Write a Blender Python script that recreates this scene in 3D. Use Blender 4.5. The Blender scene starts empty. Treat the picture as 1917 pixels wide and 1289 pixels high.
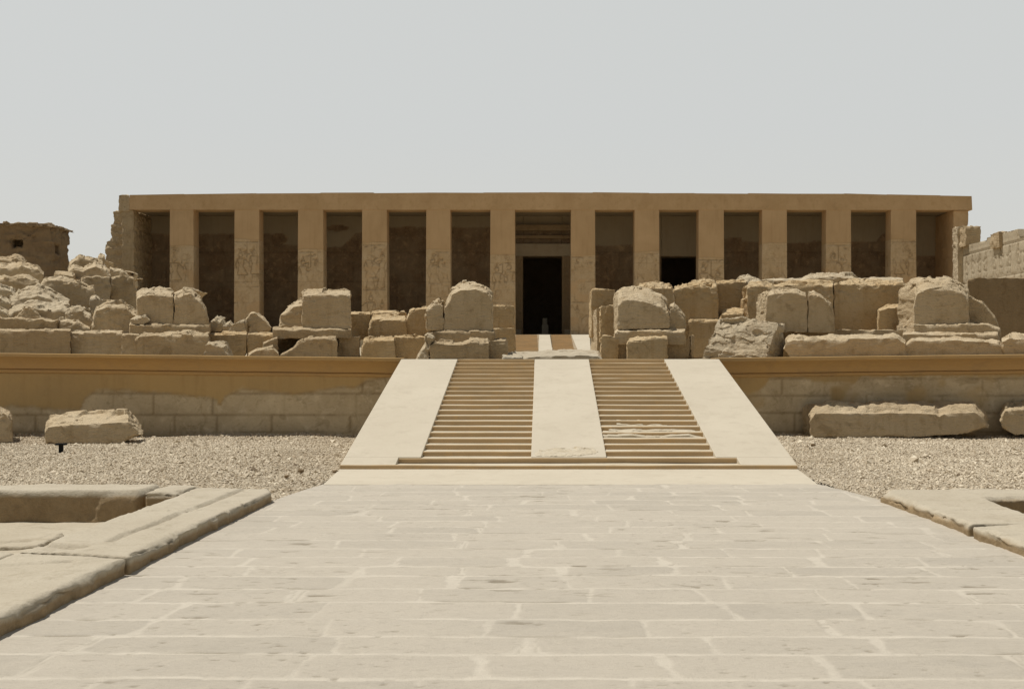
import bpy, bmesh, math, random
import numpy as np
from mathutils import Vector
random.seed(7); RNG = np.random.default_rng(7)
S = bpy.context.scene; COL = S.collection

# ------------------------------------------------------------------ camera, sky, sun, exposure
F, VX, HY, EYE = 2130.0, 1012.0, 686.0, 1.65      # photo-pixel focal length, principal point, eye height
cd = bpy.data.cameras.new('camera'); cam = bpy.data.objects.new('camera', cd); COL.objects.link(cam)
cam.location = (0, 0, EYE); cam.rotation_euler = (math.radians(90), 0, 0)
cd.sensor_width = 36; cd.lens = F/1917*36
cd.shift_x = -(VX-958.5)/1917; cd.shift_y = (HY-644.5)/1917
cd.clip_end = 4000; cd.clip_start = .1
S.camera = cam
SUNV = Vector((-.36, .06, .93)).normalized()
w = bpy.data.worlds.new('World'); S.world = w; w.use_nodes = True
nt = w.node_tree; nt.nodes.clear()
out = nt.nodes.new('ShaderNodeOutputWorld'); bg = nt.nodes.new('ShaderNodeBackground')
sky = nt.nodes.new('ShaderNodeTexSky'); sky.sky_type = 'NISHITA'; sky.sun_disc = False
sky.sun_elevation = math.asin(SUNV.z); sky.sun_rotation = math.atan2(SUNV.x, SUNV.y)
sky.air_density = 1.0; sky.dust_density = 4.0; sky.ozone_density = 1.0
tc = nt.nodes.new('ShaderNodeTexCoord'); sep = nt.nodes.new('ShaderNodeSeparateXYZ')
ramp = nt.nodes.new('ShaderNodeValToRGB')          # desert haze: milky band near the horizon, greyer blue aloft
e = ramp.color_ramp.elements
e[0].position = 0.0; e[0].color = (6.1, 6.0, 5.6, 1)
e[1].position = 1.0; e[1].color = (1.5, 1.8, 2.2, 1)
for p, c in ((.10, (6.35, 6.33, 6.0, 1)), (.20, (6.2, 6.28, 6.08, 1)), (.32, (6.2, 6.3, 6.08, 1)), (.6, (2.9, 3.2, 3.4, 1))):
    k = e.new(p); k.color = c
gl = nt.nodes.new('ShaderNodeMapRange'); gl.interpolation_type = 'SMOOTHSTEP'   # the haze is brightest towards the sun's side of the sky
for i_, x_ in enumerate((-.55, .55, .46, 1.0)): gl.inputs[i_+1].default_value = x_
gm = nt.nodes.new('ShaderNodeMix'); gm.data_type = 'RGBA'; gm.blend_type = 'MULTIPLY'; gm.inputs[0].default_value = 1
mx = nt.nodes.new('ShaderNodeMix'); mx.data_type = 'RGBA'; mx.inputs[0].default_value = .9
nt.links.new(tc.outputs['Generated'], sep.inputs[0]); nt.links.new(sep.outputs['Z'], ramp.inputs[0])
nt.links.new(sep.outputs['Y'], gl.inputs[0]); nt.links.new(ramp.outputs[0], gm.inputs[6]); nt.links.new(gl.outputs[0], gm.inputs[7])
nt.links.new(sky.outputs[0], mx.inputs[6]); nt.links.new(gm.outputs[2], mx.inputs[7])
nt.links.new(mx.outputs[2], bg.inputs[0]); nt.links.new(bg.outputs[0], out.inputs[0])
bg.inputs[1].default_value = .1
sd = bpy.data.lights.new('sun', 'SUN'); sd.energy = 3.6; sd.angle = math.radians(.55); sd.color = (1, .96, .90)
so = bpy.data.objects.new('sun', sd); COL.objects.link(so); so.rotation_euler = SUNV.to_track_quat('Z', 'Y').to_euler()
so.location = (0, 0, 60)
vs = S.view_settings; vs.view_transform = 'Standard'; vs.look = 'None'; vs.gamma = 1; vs.exposure = .1; vs.use_curve_mapping = False
S.cycles.max_bounces = 10; S.cycles.diffuse_bounces = 6

# ------------------------------------------------------------------ helpers
def PX(px, d): return (px-VX)*d/F
def PZ(py, d): return EYE+(HY-py)*d/F

def _hash(ix, iy, iz, s):
    h = (ix*374761393 + iy*668265263 + iz*2147483647 + s*974711) & 0xffffffff
    h = ((h ^ (h >> 13))*1274126177) & 0xffffffff
    h = ((h ^ (h >> 16))*2246822519) & 0xffffffff
    return ((h ^ (h >> 15)) & 0xffff)/32767.5 - 1.0
def vnoise(p, s=0):
    p = np.asarray(p, float); ip = np.floor(p).astype(np.int64); f = p-ip; f = f*f*(3-2*f)
    x, y, z = ip[:, 0], ip[:, 1], ip[:, 2]; r = 0
    for dx in (0, 1):
        for dy in (0, 1):
            for dz in (0, 1):
                wt = (f[:, 0] if dx else 1-f[:, 0])*(f[:, 1] if dy else 1-f[:, 1])*(f[:, 2] if dz else 1-f[:, 2])
                r = r+wt*_hash(x+dx, y+dy, z+dz, s)
    return r
def fbm(p, sc, oct=3, s=0):
    r = 0; a = 1.0; t = 0
    for o in range(oct):
        r = r+a*vnoise(np.asarray(p)*sc*(2**o), s+o*17); t += a; a *= .5
    return r/t
def n2(x, y, sc, oct=3, s=0):
    return fbm(np.stack([x, y, np.full_like(x, .37*s+.5)], 1), sc, oct, s)
def sstep(a, b, x):
    t = np.clip((x-a)/(b-a), 0, 1); return t*t*(3-2*t)

def mesh_np(name, v, f, smooth=True, attrs=None):
    v = np.asarray(v, np.float32); f = np.asarray(f, np.int32); m = bpy.data.meshes.new(name); k = f.shape[1]
    m.vertices.add(len(v)); m.vertices.foreach_set('co', v.ravel())
    m.loops.add(f.size); m.loops.foreach_set('vertex_index', f.ravel())
    m.polygons.add(len(f)); m.polygons.foreach_set('loop_start', np.arange(0, f.size, k, dtype=np.int32))
    m.polygons.foreach_set('loop_total', np.full(len(f), k, np.int32))
    m.update(calc_edges=True); m.validate()
    m.polygons.foreach_set('use_smooth', np.full(len(m.polygons), smooth)); 
    for n, a in (attrs or {}).items():
        at = m.attributes.new(n, 'FLOAT', 'POINT'); at.data.foreach_set('value', np.asarray(a, np.float32).ravel())
    return m
def link(name, mesh, mat=None, parent=None):
    o = bpy.data.objects.new(name, mesh); COL.objects.link(o)
    for mm in (mat if isinstance(mat, (list, tuple)) else [mat] if mat else []): mesh.materials.append(mm)
    if parent is not None: o.parent = parent
    return o
def tag(o, label=None, cat=None, group=None, kind=None):
    if label: o['label'] = label
    if cat: o['category'] = cat
    if group: o['group'] = group
    if kind: o['kind'] = kind
    return o
def thing(name, label, cat, loc=(0, 0, 0), group=None):
    o = bpy.data.objects.new(name, None); COL.objects.link(o); o.location = loc; o.empty_display_size = .3
    return tag(o, label, cat, group)

def boxes_bm(bs, jit=0):
    """list of (x0,y0,z0,x1,y1,z1)"""
    bm = bmesh.new()
    for b in bs:
        x0, y0, z0, x1, y1, z1 = b
        vs_ = [bm.verts.new(p) for p in ((x0, y0, z0), (x1, y0, z0), (x1, y1, z0), (x0, y1, z0), (x0, y0, z1), (x1, y0, z1), (x1, y1, z1), (x0, y1, z1))]
        for q in ((3, 2, 1, 0), (4, 5, 6, 7), (0, 1, 5, 4), (1, 2, 6, 5), (2, 3, 7, 6), (3, 0, 4, 7)): bm.faces.new([vs_[i] for i in q])
    return bm
def bm_obj(name, bm, mat, parent=None, bevel=0):
    if bevel:
        bmesh.ops.bevel(bm, geom=bm.edges[:], offset=bevel, segments=2, affect='EDGES', profile=.6)
    m = bpy.data.meshes.new(name); bm.to_mesh(m); bm.free()
    o = link(name, m, mat); 
    if parent is not None:
        o.parent = parent; q = Vector((0, 0, 0)); u = parent
        while u is not None: q -= Vector(u.location); u = u.parent
        o.location = q
    return o
def box_part(name, b, mat, parent, bevel=.012): return bm_obj(name, boxes_bm([b]), mat, parent, bevel)

def remesh(bm, vox, sharp=False):
    m = bpy.data.meshes.new('tmp'); bm.to_mesh(m); bm.free()
    o = bpy.data.objects.new('tmp', m); COL.objects.link(o)
    md = o.modifiers.new('r', 'REMESH'); md.mode = 'SHARP' if sharp else 'VOXEL'; md.voxel_size = vox
    if sharp:
        ext = max(o.dimensions) if max(o.dimensions) > 0 else 1; cs = [v.co for v in m.vertices]; ext = max(max(c[i] for c in cs)-min(c[i] for c in cs) for i in range(3))
        md.octree_depth = max(4, min(7, round(math.log2(ext/.95/vox)))); md.scale = .95; md.sharpness = 1.0; md.use_remove_disconnected = False
    dg = bpy.context.evaluated_depsgraph_get(); dg.update()
    r = bpy.data.meshes.new_from_object(o.evaluated_get(dg))
    bpy.data.objects.remove(o); bpy.data.meshes.remove(m)
    return r
def facets(p, cell, s=0):
    """fractured stone: every random cell is a plane of its own tilt and offset"""
    q = np.asarray(p, float)/cell; ip = np.floor(q).astype(np.int64); best = np.full(len(q), 1e9); bc = ip.copy(); bp = q.copy()
    for dx in (-1, 0, 1):
        for dy in (-1, 0, 1):
            for dz in (-1, 0, 1):
                c = ip+np.array([dx, dy, dz]); x, y, z = c[:, 0], c[:, 1], c[:, 2]
                pt = c+.5+.42*np.stack([_hash(x, y, z, s+1), _hash(x, y, z, s+2), _hash(x, y, z, s+3)], 1)
                d = ((q-pt)**2).sum(1); k = d < best; best[k] = d[k]; bc[k] = c[k]; bp[k] = pt[k]
    x, y, z = bc[:, 0], bc[:, 1], bc[:, 2]
    o = np.stack([_hash(x, y, z, s+4), _hash(x, y, z, s+5), _hash(x, y, z, s+6)], 1)
    return ((q-bp)*o).sum(1)*.9+.45*_hash(x, y, z, s+7)
def erode(m, rough, top, seed, sc=1.6, frontflat=.75, edge=0.0):
    n = len(m.vertices); co = np.empty(n*3, np.float32); m.vertices.foreach_get('co', co); co = co.reshape(-1, 3).astype(float)
    no = np.empty(n*3, np.float32); m.vertex_normals.foreach_get('vector', no); no = no.reshape(-1, 3)
    zmin, zmax = co[:, 2].min(), co[:, 2].max(); h = (co[:, 2]-zmin)/max(1e-6, zmax-zmin)
    off = co+seed*3.17
    wob = np.stack([fbm(off, 2.0, 3, seed+70+i) for i in range(3)], 1)*.16
    a = fbm(off, sc, 4, seed)
    b = fbm(off*np.array([1, 1, 1.8]), sc*3.2, 4, seed+50)
    f1 = facets((off+wob)*np.array([1, 1, 1.6]), .62/sc*1.3, seed); f2 = facets((off+wob)*np.array([1, 1, 1.5]), .25/sc*1.3, seed+20)
    rid = 1-2*np.abs(fbm(off*np.array([.8, 1, 2.2]), sc*2.2, 4, seed+90))
    flat = 1-frontflat*np.clip(-no[:, 1], 0, 1)**6
    up = np.clip(no[:, 2], 0, 1)
    # the broken crown starts along an uneven line and eats into the upper arris
    wt = sstep(.55, .9, h+.16*a+.10*b)*(.35+.65*up)
    obl = np.clip((1-np.max(np.abs(no), axis=1))*3, 0, 1)
    chip = -np.clip(fbm(off, 3.6, 3, seed+31)+.35*f2-.02, 0, 1)*obl*(rough*2.6+edge)
    bed = vnoise(np.stack([off[:, 0]*.25, off[:, 1]*.25, off[:, 2]*5.5+.5*a], 1), seed+61); bed = np.sign(bed)*np.abs(bed)**.5
    side = 1-np.abs(no[:, 2])
    d = rough*flat*(a*.6+.45*b+.9*f1+.6*f2+.55*bed*side)+top*wt*(rid*.16+.50*f1+.32*f2+.26*b+.25*a-.20)+chip
    d = np.where(obl > .15, np.minimum(d, .012), np.minimum(d, .06))
    co = co+no*d[:, None]
    m.vertices.foreach_set('co', co.astype(np.float32).ravel()); m.update()
    m.polygons.foreach_set('use_smooth', np.full(len(m.polygons), True)); m.set_sharp_from_angle(angle=math.radians(42))
    return m
def rectpoly(x0, y0, x1, y1, jit=1.2, rs=None):
    rs = rs or random
    pts = []
    for (ax, ay, bx, by) in ((x0, y1, x0, y0), (x0, y0, x1, y0), (x1, y0, x1, y1), (x1, y1, x0, y1)):
        k = max(1, int(max(abs(bx-ax), abs(by-ay))/22))
        for i in range(k):
            t = i/k; pts.append((ax+(bx-ax)*t+rs.uniform(-jit, jit), ay+(by-ay)*t+rs.uniform(-jit, jit)))
    return pts
SEED = [10]
def block(label, shape, d, t, mat, ch=0, chd=.35, rough=.022, top=.05, vox=None, name='stone_block', cat='stone block', group=None,
          shear=0, frontflat=.75, sc=1.6, tag_it=True, parent=None, edge=.02, lift=0, taper=True):
    """an eroded ashlar: its outline at distance d, thickness t; the arris at the top front is worn back by ch (px) over chd (m)"""
    SEED[0] += 1; sd_ = SEED[0]; rs = random.Random(sd_)
    poly = rectpoly(*shape, rs=rs) if not isinstance(shape[0], (tuple, list)) else list(shape)
    ys = [p[1] for p in poly]; y0, y1 = min(ys), max(ys); mid = (min(p[0] for p in poly)+max(p[0] for p in poly))/2
    lay = []
    def layer(dd, drop, yy, sx=0):
        r = []
        for (px, py) in poly:
            q = py+(drop if py < y0+.5*(y1-y0) else 0)
            inner = taper and ((px > mid) == (mid < VX))      # the side turned to the middle of the court leans in a little
            r.append((PX(px, yy if inner else dd)+sx, yy, PZ(q, dd)+lift))
        return r
    lay.append(layer(d, ch, d))
    if ch: lay.append(layer(d+chd*.55, ch*.3, d+chd*.55, shear*.3)); lay.append(layer(d+chd, 0, d+chd, shear*.5))
    lay.append([(x+shear, d+t, z) for (x, y, z) in layer(d, 0, d+t)])
    bm = bmesh.new(); V = [[bm.verts.new(p) for p in L] for L in lay]; n = len(poly)
    bm.faces.new(V[0]); bm.faces.new(list(reversed(V[-1])))
    for a, b in zip(V[:-1], V[1:]):
        for i in range(n): bm.faces.new([a[i], b[i], b[(i+1) % n], a[(i+1) % n]])
    bmesh.ops.triangulate(bm, faces=bm.faces[:])
    bmesh.ops.recalc_face_normals(bm, faces=bm.faces[:])
    ext = max((max(p[0] for p in poly)-min(p[0] for p in poly))*d/F, t)
    m = remesh(bm, vox or max(.024, min(.05, ext/60)), True)
    erode(m, rough, top, sd_, sc, frontflat, edge)
    m.name = name
    co = np.empty(len(m.vertices)*3, np.float32); m.vertices.foreach_get('co', co); co = co.reshape(-1, 3)
    c = np.array([(co[:, 0].min()+co[:, 0].max())/2, (co[:, 1].min()+co[:, 1].max())/2, co[:, 2].min()], np.float32)
    m.vertices.foreach_set('co', (co-c).ravel()); m.update()
    o = link(name, m, mat, parent); o.location = c.tolist()
    if parent is not None: o.location = (Vector(c.tolist())-parent.location)
    elif tag_it: tag(o, label, cat, group)
    return o

# ------------------------------------------------------------------ materials
def nodes(mat):
    mat.use_nodes = True; t = mat.node_tree; t.nodes.clear()
    o = t.nodes.new('ShaderNodeOutputMaterial'); b = t.nodes.new('ShaderNodeBsdfPrincipled')
    t.links.new(b.outputs[0], o.inputs[0]); b.inputs['Roughness'].default_value = .95
    b.inputs['Specular IOR Level'].default_value = .15
    return t, b
def N(t, typ, **kw):
    n = t.nodes.new(typ)
    for k, v in kw.items(): setattr(n, k, v)
    return n
def noise(t, vec, scale, detail=5, rough=.6, dist=0):
    n = N(t, 'ShaderNodeTexNoise'); n.inputs['Scale'].default_value = scale; n.inputs['Detail'].default_value = detail
    n.inputs['Roughness'].default_value = rough; n.inputs['Distortion'].default_value = dist
    t.links.new(vec, n.inputs['Vector']); return n.outputs['Fac']
def mixc(t, fac, a, b, mode='MIX'):
    m = N(t, 'ShaderNodeMix', data_type='RGBA', blend_type=mode)
    for i, v in ((0, fac), (6, a), (7, b)):
        if isinstance(v, (int, float)): m.inputs[i].default_value = v
        elif isinstance(v, tuple): m.inputs[i].default_value = (*v, 1)
        else: t.links.new(v, m.inputs[i])
    return m.outputs[2]
def rng(t, v, a, b, lo=0, hi=1):
    m = N(t, 'ShaderNodeMapRange'); t.links.new(v, m.inputs[0])
    for i, x in enumerate((a, b, lo, hi)): m.inputs[i+1].default_value = x
    return m.outputs[0]
def math_(t, op, a, b):
    m = N(t, 'ShaderNodeMath', operation=op)
    for i, v in enumerate((a, b)):
        if isinstance(v, (int, float)): m.inputs[i].default_value = v
        else: t.links.new(v, m.inputs[i])
    return m.outputs[0]
def scalev(t, vec, s):
    m = N(t, 'ShaderNodeMapping'); m.inputs['Scale'].default_value = s; t.links.new(vec, m.inputs[0]); return m.outputs[0]
def bump(t, b, h, strength, dist):
    n = N(t, 'ShaderNodeBump'); n.inputs['Strength'].default_value = strength; n.inputs['Distance'].default_value = dist
    t.links.new(h, n.inputs['Height']); t.links.new(n.outputs[0], b.inputs['Normal'])
def pos(t): return N(t, 'ShaderNodeNewGeometry').outputs['Position']
def attr(t, n): return N(t, 'ShaderNodeAttribute', attribute_name=n).outputs['Fac']

def stone(name, c1, c2, c3=None, sc=1.0, bs=.5, bd=.03, streak=0.0, speck=.5, blotch=0.0):
    """weathered stone: c1 body, c2 patches, c3 stains"""
    mat = bpy.data.materials.new(name); t, b = nodes(mat); p = pos(t)
    big = noise(t, p, .7*sc, 5, .65, .4); mid = noise(t, p, 3.2*sc, 6, .65, .3); fine = noise(t, p, 22*sc, 4, .7)
    col = mixc(t, rng(t, big, .38, .62), c1, c2)
    if c3: col = mixc(t, rng(t, mid, .53, .70, 0, .8), col, c3)
    if blotch:
        b1 = noise(t, p, 1.7*sc, 8, .72, .9); b2 = noise(t, scalev(t, p, (1, 1, 2.5)), 7*sc, 6, .75, .6)
        col = mixc(t, rng(t, b1, .56, .64, 0, blotch), col, mixc(t, 1.0, col, (.62, .58, .52), 'MULTIPLY'))
        col = mixc(t, rng(t, b2, .58, .68, 0, blotch), col, mixc(t, 1.0, col, (.66, .62, .56), 'MULTIPLY'))
        col = mixc(t, rng(t, b2, .42, .32, 0, blotch*.8), col, mixc(t, .5, col, (.62, .53, .40)))
    if streak:
        st = noise(t, scalev(t, p, (5, 5, .35)), 1.4*sc, 4, .6); col = mixc(t, rng(t, st, .52, .7, 0, streak), col, c3 or c2)
    col = mixc(t, rng(t, fine, .3, .7, 0, speck), col, mixc(t, .5, col, (.75, .7, .6), 'MULTIPLY'))
    t.links.new(col, b.inputs['Base Color'])
    strat = noise(t, scalev(t, p, (1, 1, 4)), 4*sc, 6, .7)
    h = math_(t, 'ADD', math_(t, 'MULTIPLY', fine, .35), math_(t, 'ADD', math_(t, 'MULTIPLY', mid, .5), math_(t, 'MULTIPLY', strat, .6)))
    bump(t, b, h, bs, bd)
    return mat

M_block = stone('weathered_sandstone', (.535, .42, .265), (.60, .49, .33), (.42, .315, .185), bs=1, bd=.09, streak=.35, blotch=.6)
M_pale = stone('pale_broken_stone', (.60, .505, .355), (.54, .44, .295), (.43, .335, .215), bs=1, bd=.10, blotch=.5)
M_ochre = stone('ochre_sandstone', (.55, .405, .225), (.60, .47, .29), (.46, .315, .16), bs=1, bd=.09, streak=.6, blotch=.6)
M_dark = stone('dark_sandstone', (.475, .365, .225), (.54, .43, .275), (.375, .275, .16), bs=1, bd=.09, streak=.5, blotch=.6)
M_slab = stone('worn_limestone', (.49, .43, .325), (.44, .38, .28), (.36, .30, .21), bs=.8, bd=.035, speck=.45, blotch=.35)
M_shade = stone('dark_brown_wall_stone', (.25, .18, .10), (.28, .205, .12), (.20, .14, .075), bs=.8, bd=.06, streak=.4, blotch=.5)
M_plaster = stone('ochre_plaster', (.53, .365, .20), (.595, .42, .24), (.49, .33, .17), bs=.25, bd=.03, speck=.25, streak=.25, blotch=.24)
M_ramp = stone('pale_ramp_plaster', (.56, .497, .385), (.53, .468, .36), (.485, .425, .325), sc=.9, bs=.15, bd=.02, speck=.25, blotch=.14)
M_tread = stone('stair_stone', (.57, .50, .38), (.51, .44, .32), (.44, .36, .24), sc=1.5, bs=.2, bd=.01, speck=.3)
M_riser = stone('stair_riser_stone', (.56, .40, .225), (.49, .36, .21), (.58, .395, .195), sc=1.3, bs=.2, bd=.01, speck=.3)
M_mud = stone('mud_brick', (.26, .185, .11), (.31, .23, .14), (.20, .14, .08), sc=1.2, bs=.8, bd=.12)
M_earth = stone('desert_earth', (.46, .385, .27), (.40, .33, .225), (.36, .29, .19), sc=.6, bs=.5, bd=.05)
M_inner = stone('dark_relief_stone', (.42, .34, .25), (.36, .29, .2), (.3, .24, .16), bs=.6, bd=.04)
M_greyw = stone('grey_wall_plaster', (.36, .30, .21), (.32, .26, .18), (.28, .22, .145), sc=.7, bs=.1, bd=.02)
M_black = stone('black_painted_metal', (.015, .015, .015), (.02, .02, .02), bs=.05, bd=.002)

def mat_two(name, cA, cA2, cB, cB2, cB3, groove=.5, bs=.5):
    """cA where attribute stone=0 (plaster), cB where stone=1 (old carved stone); 'groove' holds joint dirt and painted carved-line shade"""
    mat = bpy.data.materials.new(name); t, b = nodes(mat); p = pos(t)
    big = noise(t, p, .5, 5, .6, .4); mid = noise(t, p, 2.6, 6, .65, .3); fine = noise(t, p, 18, 4, .7)
    A = mixc(t, rng(t, big, .35, .65), cA, cA2)
    B = mixc(t, rng(t, noise(t, p, 1.1, 6, .7, .5), .35, .65), cB, cB2); B = mixc(t, rng(t, mid, .55, .7, 0, .8), B, cB3)
    b1 = noise(t, p, 2.1, 8, .72, .9); b2 = noise(t, scalev(t, p, (1, 1, 2.2)), 9, 6, .75, .6); st_ = noise(t, scalev(t, p, (6, 6, .5)), 1.2, 5, .65)
    B = mixc(t, rng(t, b1, .55, .62, 0, .55), B, mixc(t, 1.0, B, (.64, .60, .54), 'MULTIPLY'))
    B = mixc(t, rng(t, b2, .56, .66, 0, .6), B, mixc(t, 1.0, B, (.66, .62, .56), 'MULTIPLY'))
    B = mixc(t, rng(t, b2, .43, .33, 0, .55), B, mixc(t, .6, B, (.80, .70, .54)))
    A = mixc(t, rng(t, st_, .50, .68, 0, .35), A, mixc(t, 1.0, A, (.80, .76, .70), 'MULTIPLY'))
    A = mixc(t, rng(t, b1, .56, .70, 0, .25), A, mixc(t, 1.0, A, (.80, .78, .74), 'MULTIPLY'))
    s = attr(t, 'stone'); col = mixc(t, s, A, B)
    col = mixc(t, rng(t, fine, .3, .7, 0, .3), col, mixc(t, .5, col, (.7, .65, .55), 'MULTIPLY'))
    col = mixc(t, math_(t, 'MULTIPLY', attr(t, 'groove'), groove), col, mixc(t, 1.0, col, (.45, .38, .3), 'MULTIPLY'))  # joint dirt, and carved-line shade put into the colour
    t.links.new(col, b.inputs['Base Color'])
    h = math_(t, 'MULTIPLY', math_(t, 'ADD', math_(t, 'MULTIPLY', mid, .6), math_(t, 'MULTIPLY', fine, .4)), math_(t, 'ADD', math_(t, 'MULTIPLY', s, .9), .1))
    bump(t, b, h, bs, .04)
    return mat
M_wall = mat_two('plaster_over_old_courses', (.57, .40, .185), (.50, .36, .18), (.69, .575, .385), (.54, .44, .285), (.80, .69, .50), .6)
M_pillar = mat_two('pillar_plaster_and_relief', (.52, .36, .20), (.60, .425, .245), (.53, .39, .23), (.61, .475, .305), (.44, .305, .17), .5)
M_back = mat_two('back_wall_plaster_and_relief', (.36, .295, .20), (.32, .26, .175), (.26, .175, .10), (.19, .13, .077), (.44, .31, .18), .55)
M_cornice = stone('ochre_cornice', (.55, .36, .155), (.50, .335, .16), (.44, .30, .15), sc=.6, bs=.12, bd=.02, speck=.25)

def mat_pave():
    mat = bpy.data.materials.new('paving_stone_and_mortar'); t, b = nodes(mat); p = pos(t)
    flat = scalev(t, p, (1, 2.4, 1))
    n1 = noise(t, flat, 1.1, 6, .65, .6); n2_ = noise(t, flat, 5, 7, .72, .6); n3 = noise(t, flat, 17, 6, .72, .3); fine = noise(t, p, 70, 4, .7)
    ti = attr(t, 'tint')
    A = mixc(t, ti, (.495, .442, .358), (.425, .381, .31)); A = mixc(t, rng(t, n1, .35, .65, 0, .7), A, (.51, .455, .366))
    A = mixc(t, rng(t, n2_, .52, .72, 0, .55), A, (.40, .355, .282))
    A = mixc(t, rng(t, n3, .54, .70, 0, .65), A, (.385, .338, .266)); A = mixc(t, rng(t, n3, .46, .30, 0, .5), A, (.53, .47, .36))
    A = mixc(t, rng(t, fine, .55, .75, 0, .45), A, (.34, .29, .215))
    Mo = mixc(t, rng(t, n2_, .35, .7), (.605, .546, .446), (.565, .508, .412)); Mo = mixc(t, rng(t, n3, .56, .72, 0, .4), Mo, (.42, .365, .275))
    col = mixc(t, attr(t, 'mortar'), A, Mo)
    col = mixc(t, attr(t, 'crack'), col, (.21, .175, .12))
    t.links.new(col, b.inputs['Base Color'])
    bump(t, b, math_(t, 'ADD', math_(t, 'MULTIPLY', n2_, .5), math_(t, 'ADD', math_(t, 'MULTIPLY', n3, .4), math_(t, 'MULTIPLY', fine, .3))), .7, .03)
    return mat
M_pave = mat_pave()
def mat_gravel():
    mat = bpy.data.materials.new('mixed_gravel'); t, b = nodes(mat)
    r = N(t, 'ShaderNodeValToRGB'); t.links.new(attr(t, 'tint'), r.inputs[0]); el = r.color_ramp.elements
    el[0].position = 0; el[0].color = (.17, .125, .08, 1); el[1].position = 1; el[1].color = (.76, .67, .51, 1)
    for p_, c in ((.18, (.36, .285, .19)), (.5, (.52, .44, .32)), (.8, (.62, .535, .40))): k = el.new(p_); k.color = (*c, 1)
    t.links.new(r.outputs[0], b.inputs['Base Color']); return mat
M_gravel = mat_gravel()
M_gbed = stone('gravel_bed', (.42, .355, .26), (.46, .39, .29), (.31, .25, .18), sc=6, bs=.9, bd=.03, speck=.8)

def mat_kerb():
    mat = bpy.data.materials.new('limestone_shaded_sides'); t, b = nodes(mat); p = pos(t)
    big = noise(t, p, 1.1, 6, .65, .4); mid = noise(t, p, 4.5, 7, .7, .4); fine = noise(t, p, 30, 5, .7)
    A = mixc(t, rng(t, big, .35, .65), (.50, .44, .335), (.455, .395, .295)); A = mixc(t, rng(t, mid, .52, .7, 0, .6), A, (.35, .295, .21))
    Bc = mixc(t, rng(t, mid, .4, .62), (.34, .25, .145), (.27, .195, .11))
    z = N(t, 'ShaderNodeSeparateXYZ'); t.links.new(p, z.inputs[0])          # shade of the side faces painted in by height: brown below, pale top
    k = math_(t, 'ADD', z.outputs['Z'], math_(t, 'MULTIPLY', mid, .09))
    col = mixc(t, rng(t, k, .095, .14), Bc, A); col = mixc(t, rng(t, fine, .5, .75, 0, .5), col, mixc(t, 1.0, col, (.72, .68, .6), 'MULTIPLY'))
    t.links.new(col, b.inputs['Base Color'])
    bump(t, b, math_(t, 'ADD', math_(t, 'MULTIPLY', mid, .6), math_(t, 'MULTIPLY', fine, .4)), .8, .035)
    return mat
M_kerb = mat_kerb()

# ------------------------------------------------------------------ ground, terrace, mound
def sheet(name, xs, ys, zf, mat, kind='structure', smooth=True):
    X, Y = np.meshgrid(xs, ys); Z = zf(X.ravel(), Y.ravel()); v = np.stack([X.ravel(), Y.ravel(), Z], 1)
    nx, ny = len(xs), len(ys); i = np.arange(nx*ny).reshape(ny, nx)
    f = np.stack([i[:-1, :-1], i[:-1, 1:], i[1:, 1:], i[1:, :-1]], -1).reshape(-1, 4)
    o = link(name, mesh_np(name, v, f, smooth), mat); return tag(o, kind=kind)
def lin(a, b, st): return np.linspace(a, b, max(2, int(round((b-a)/st))+1))
def ground_z(x, y): return -.42+0*x
xs = np.concatenate([[-3000, -800, -200], lin(-60, 60, 4), [200, 800, 3000]]); ys = np.concatenate([[-300, -60], lin(-10, 130, 4), [300, 900, 3000]])
sheet('ground', xs, ys, ground_z, M_earth)

def terrace_z(x, y):
    z = np.interp(y, [27.2, 29, 44, 46, 62, 64, 130], [1.80, 1.84, 2.15, 2.2, 2.6, 2.7, 2.7])
    mnd = np.interp(y, [28.2, 30, 33, 37, 45, 58, 80], [0, .55, 1.3, 2.2, 2.7, 3.6, 4.2])
    z = z+mnd*(1-sstep(-13.2, -10.8, x+np.clip(y-30, 0, 36)*.42))
    return z+.07*n2(x, y, .5, 4, 3)
sheet('terrace_ground', lin(-60, 60, .5), np.concatenate([lin(27.15, 70, .4), lin(72, 130, 2)]), terrace_z, M_earth)

# gravel court either side of the causeway
def gravel_z(x, y):
    return -.015+.05*n2(x, y, .6, 3, 5)+.10*sstep(25.2, 26.8, y)*(.6+.8*n2(x, y, .9, 3, 8))
for nm, xa, xb in (('gravel_court', -40, -3.12), ('gravel_court', 4.05, 40)):
    sheet(nm, lin(xa, xb, .25), lin(14.0, 27.2, .15), gravel_z, M_gbed)
sheet('gravel_court', lin(-3.3, 4.3, .25), lin(17.95, 27.2, .4), lambda x, y: -.06+0*x, M_gbed)

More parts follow.
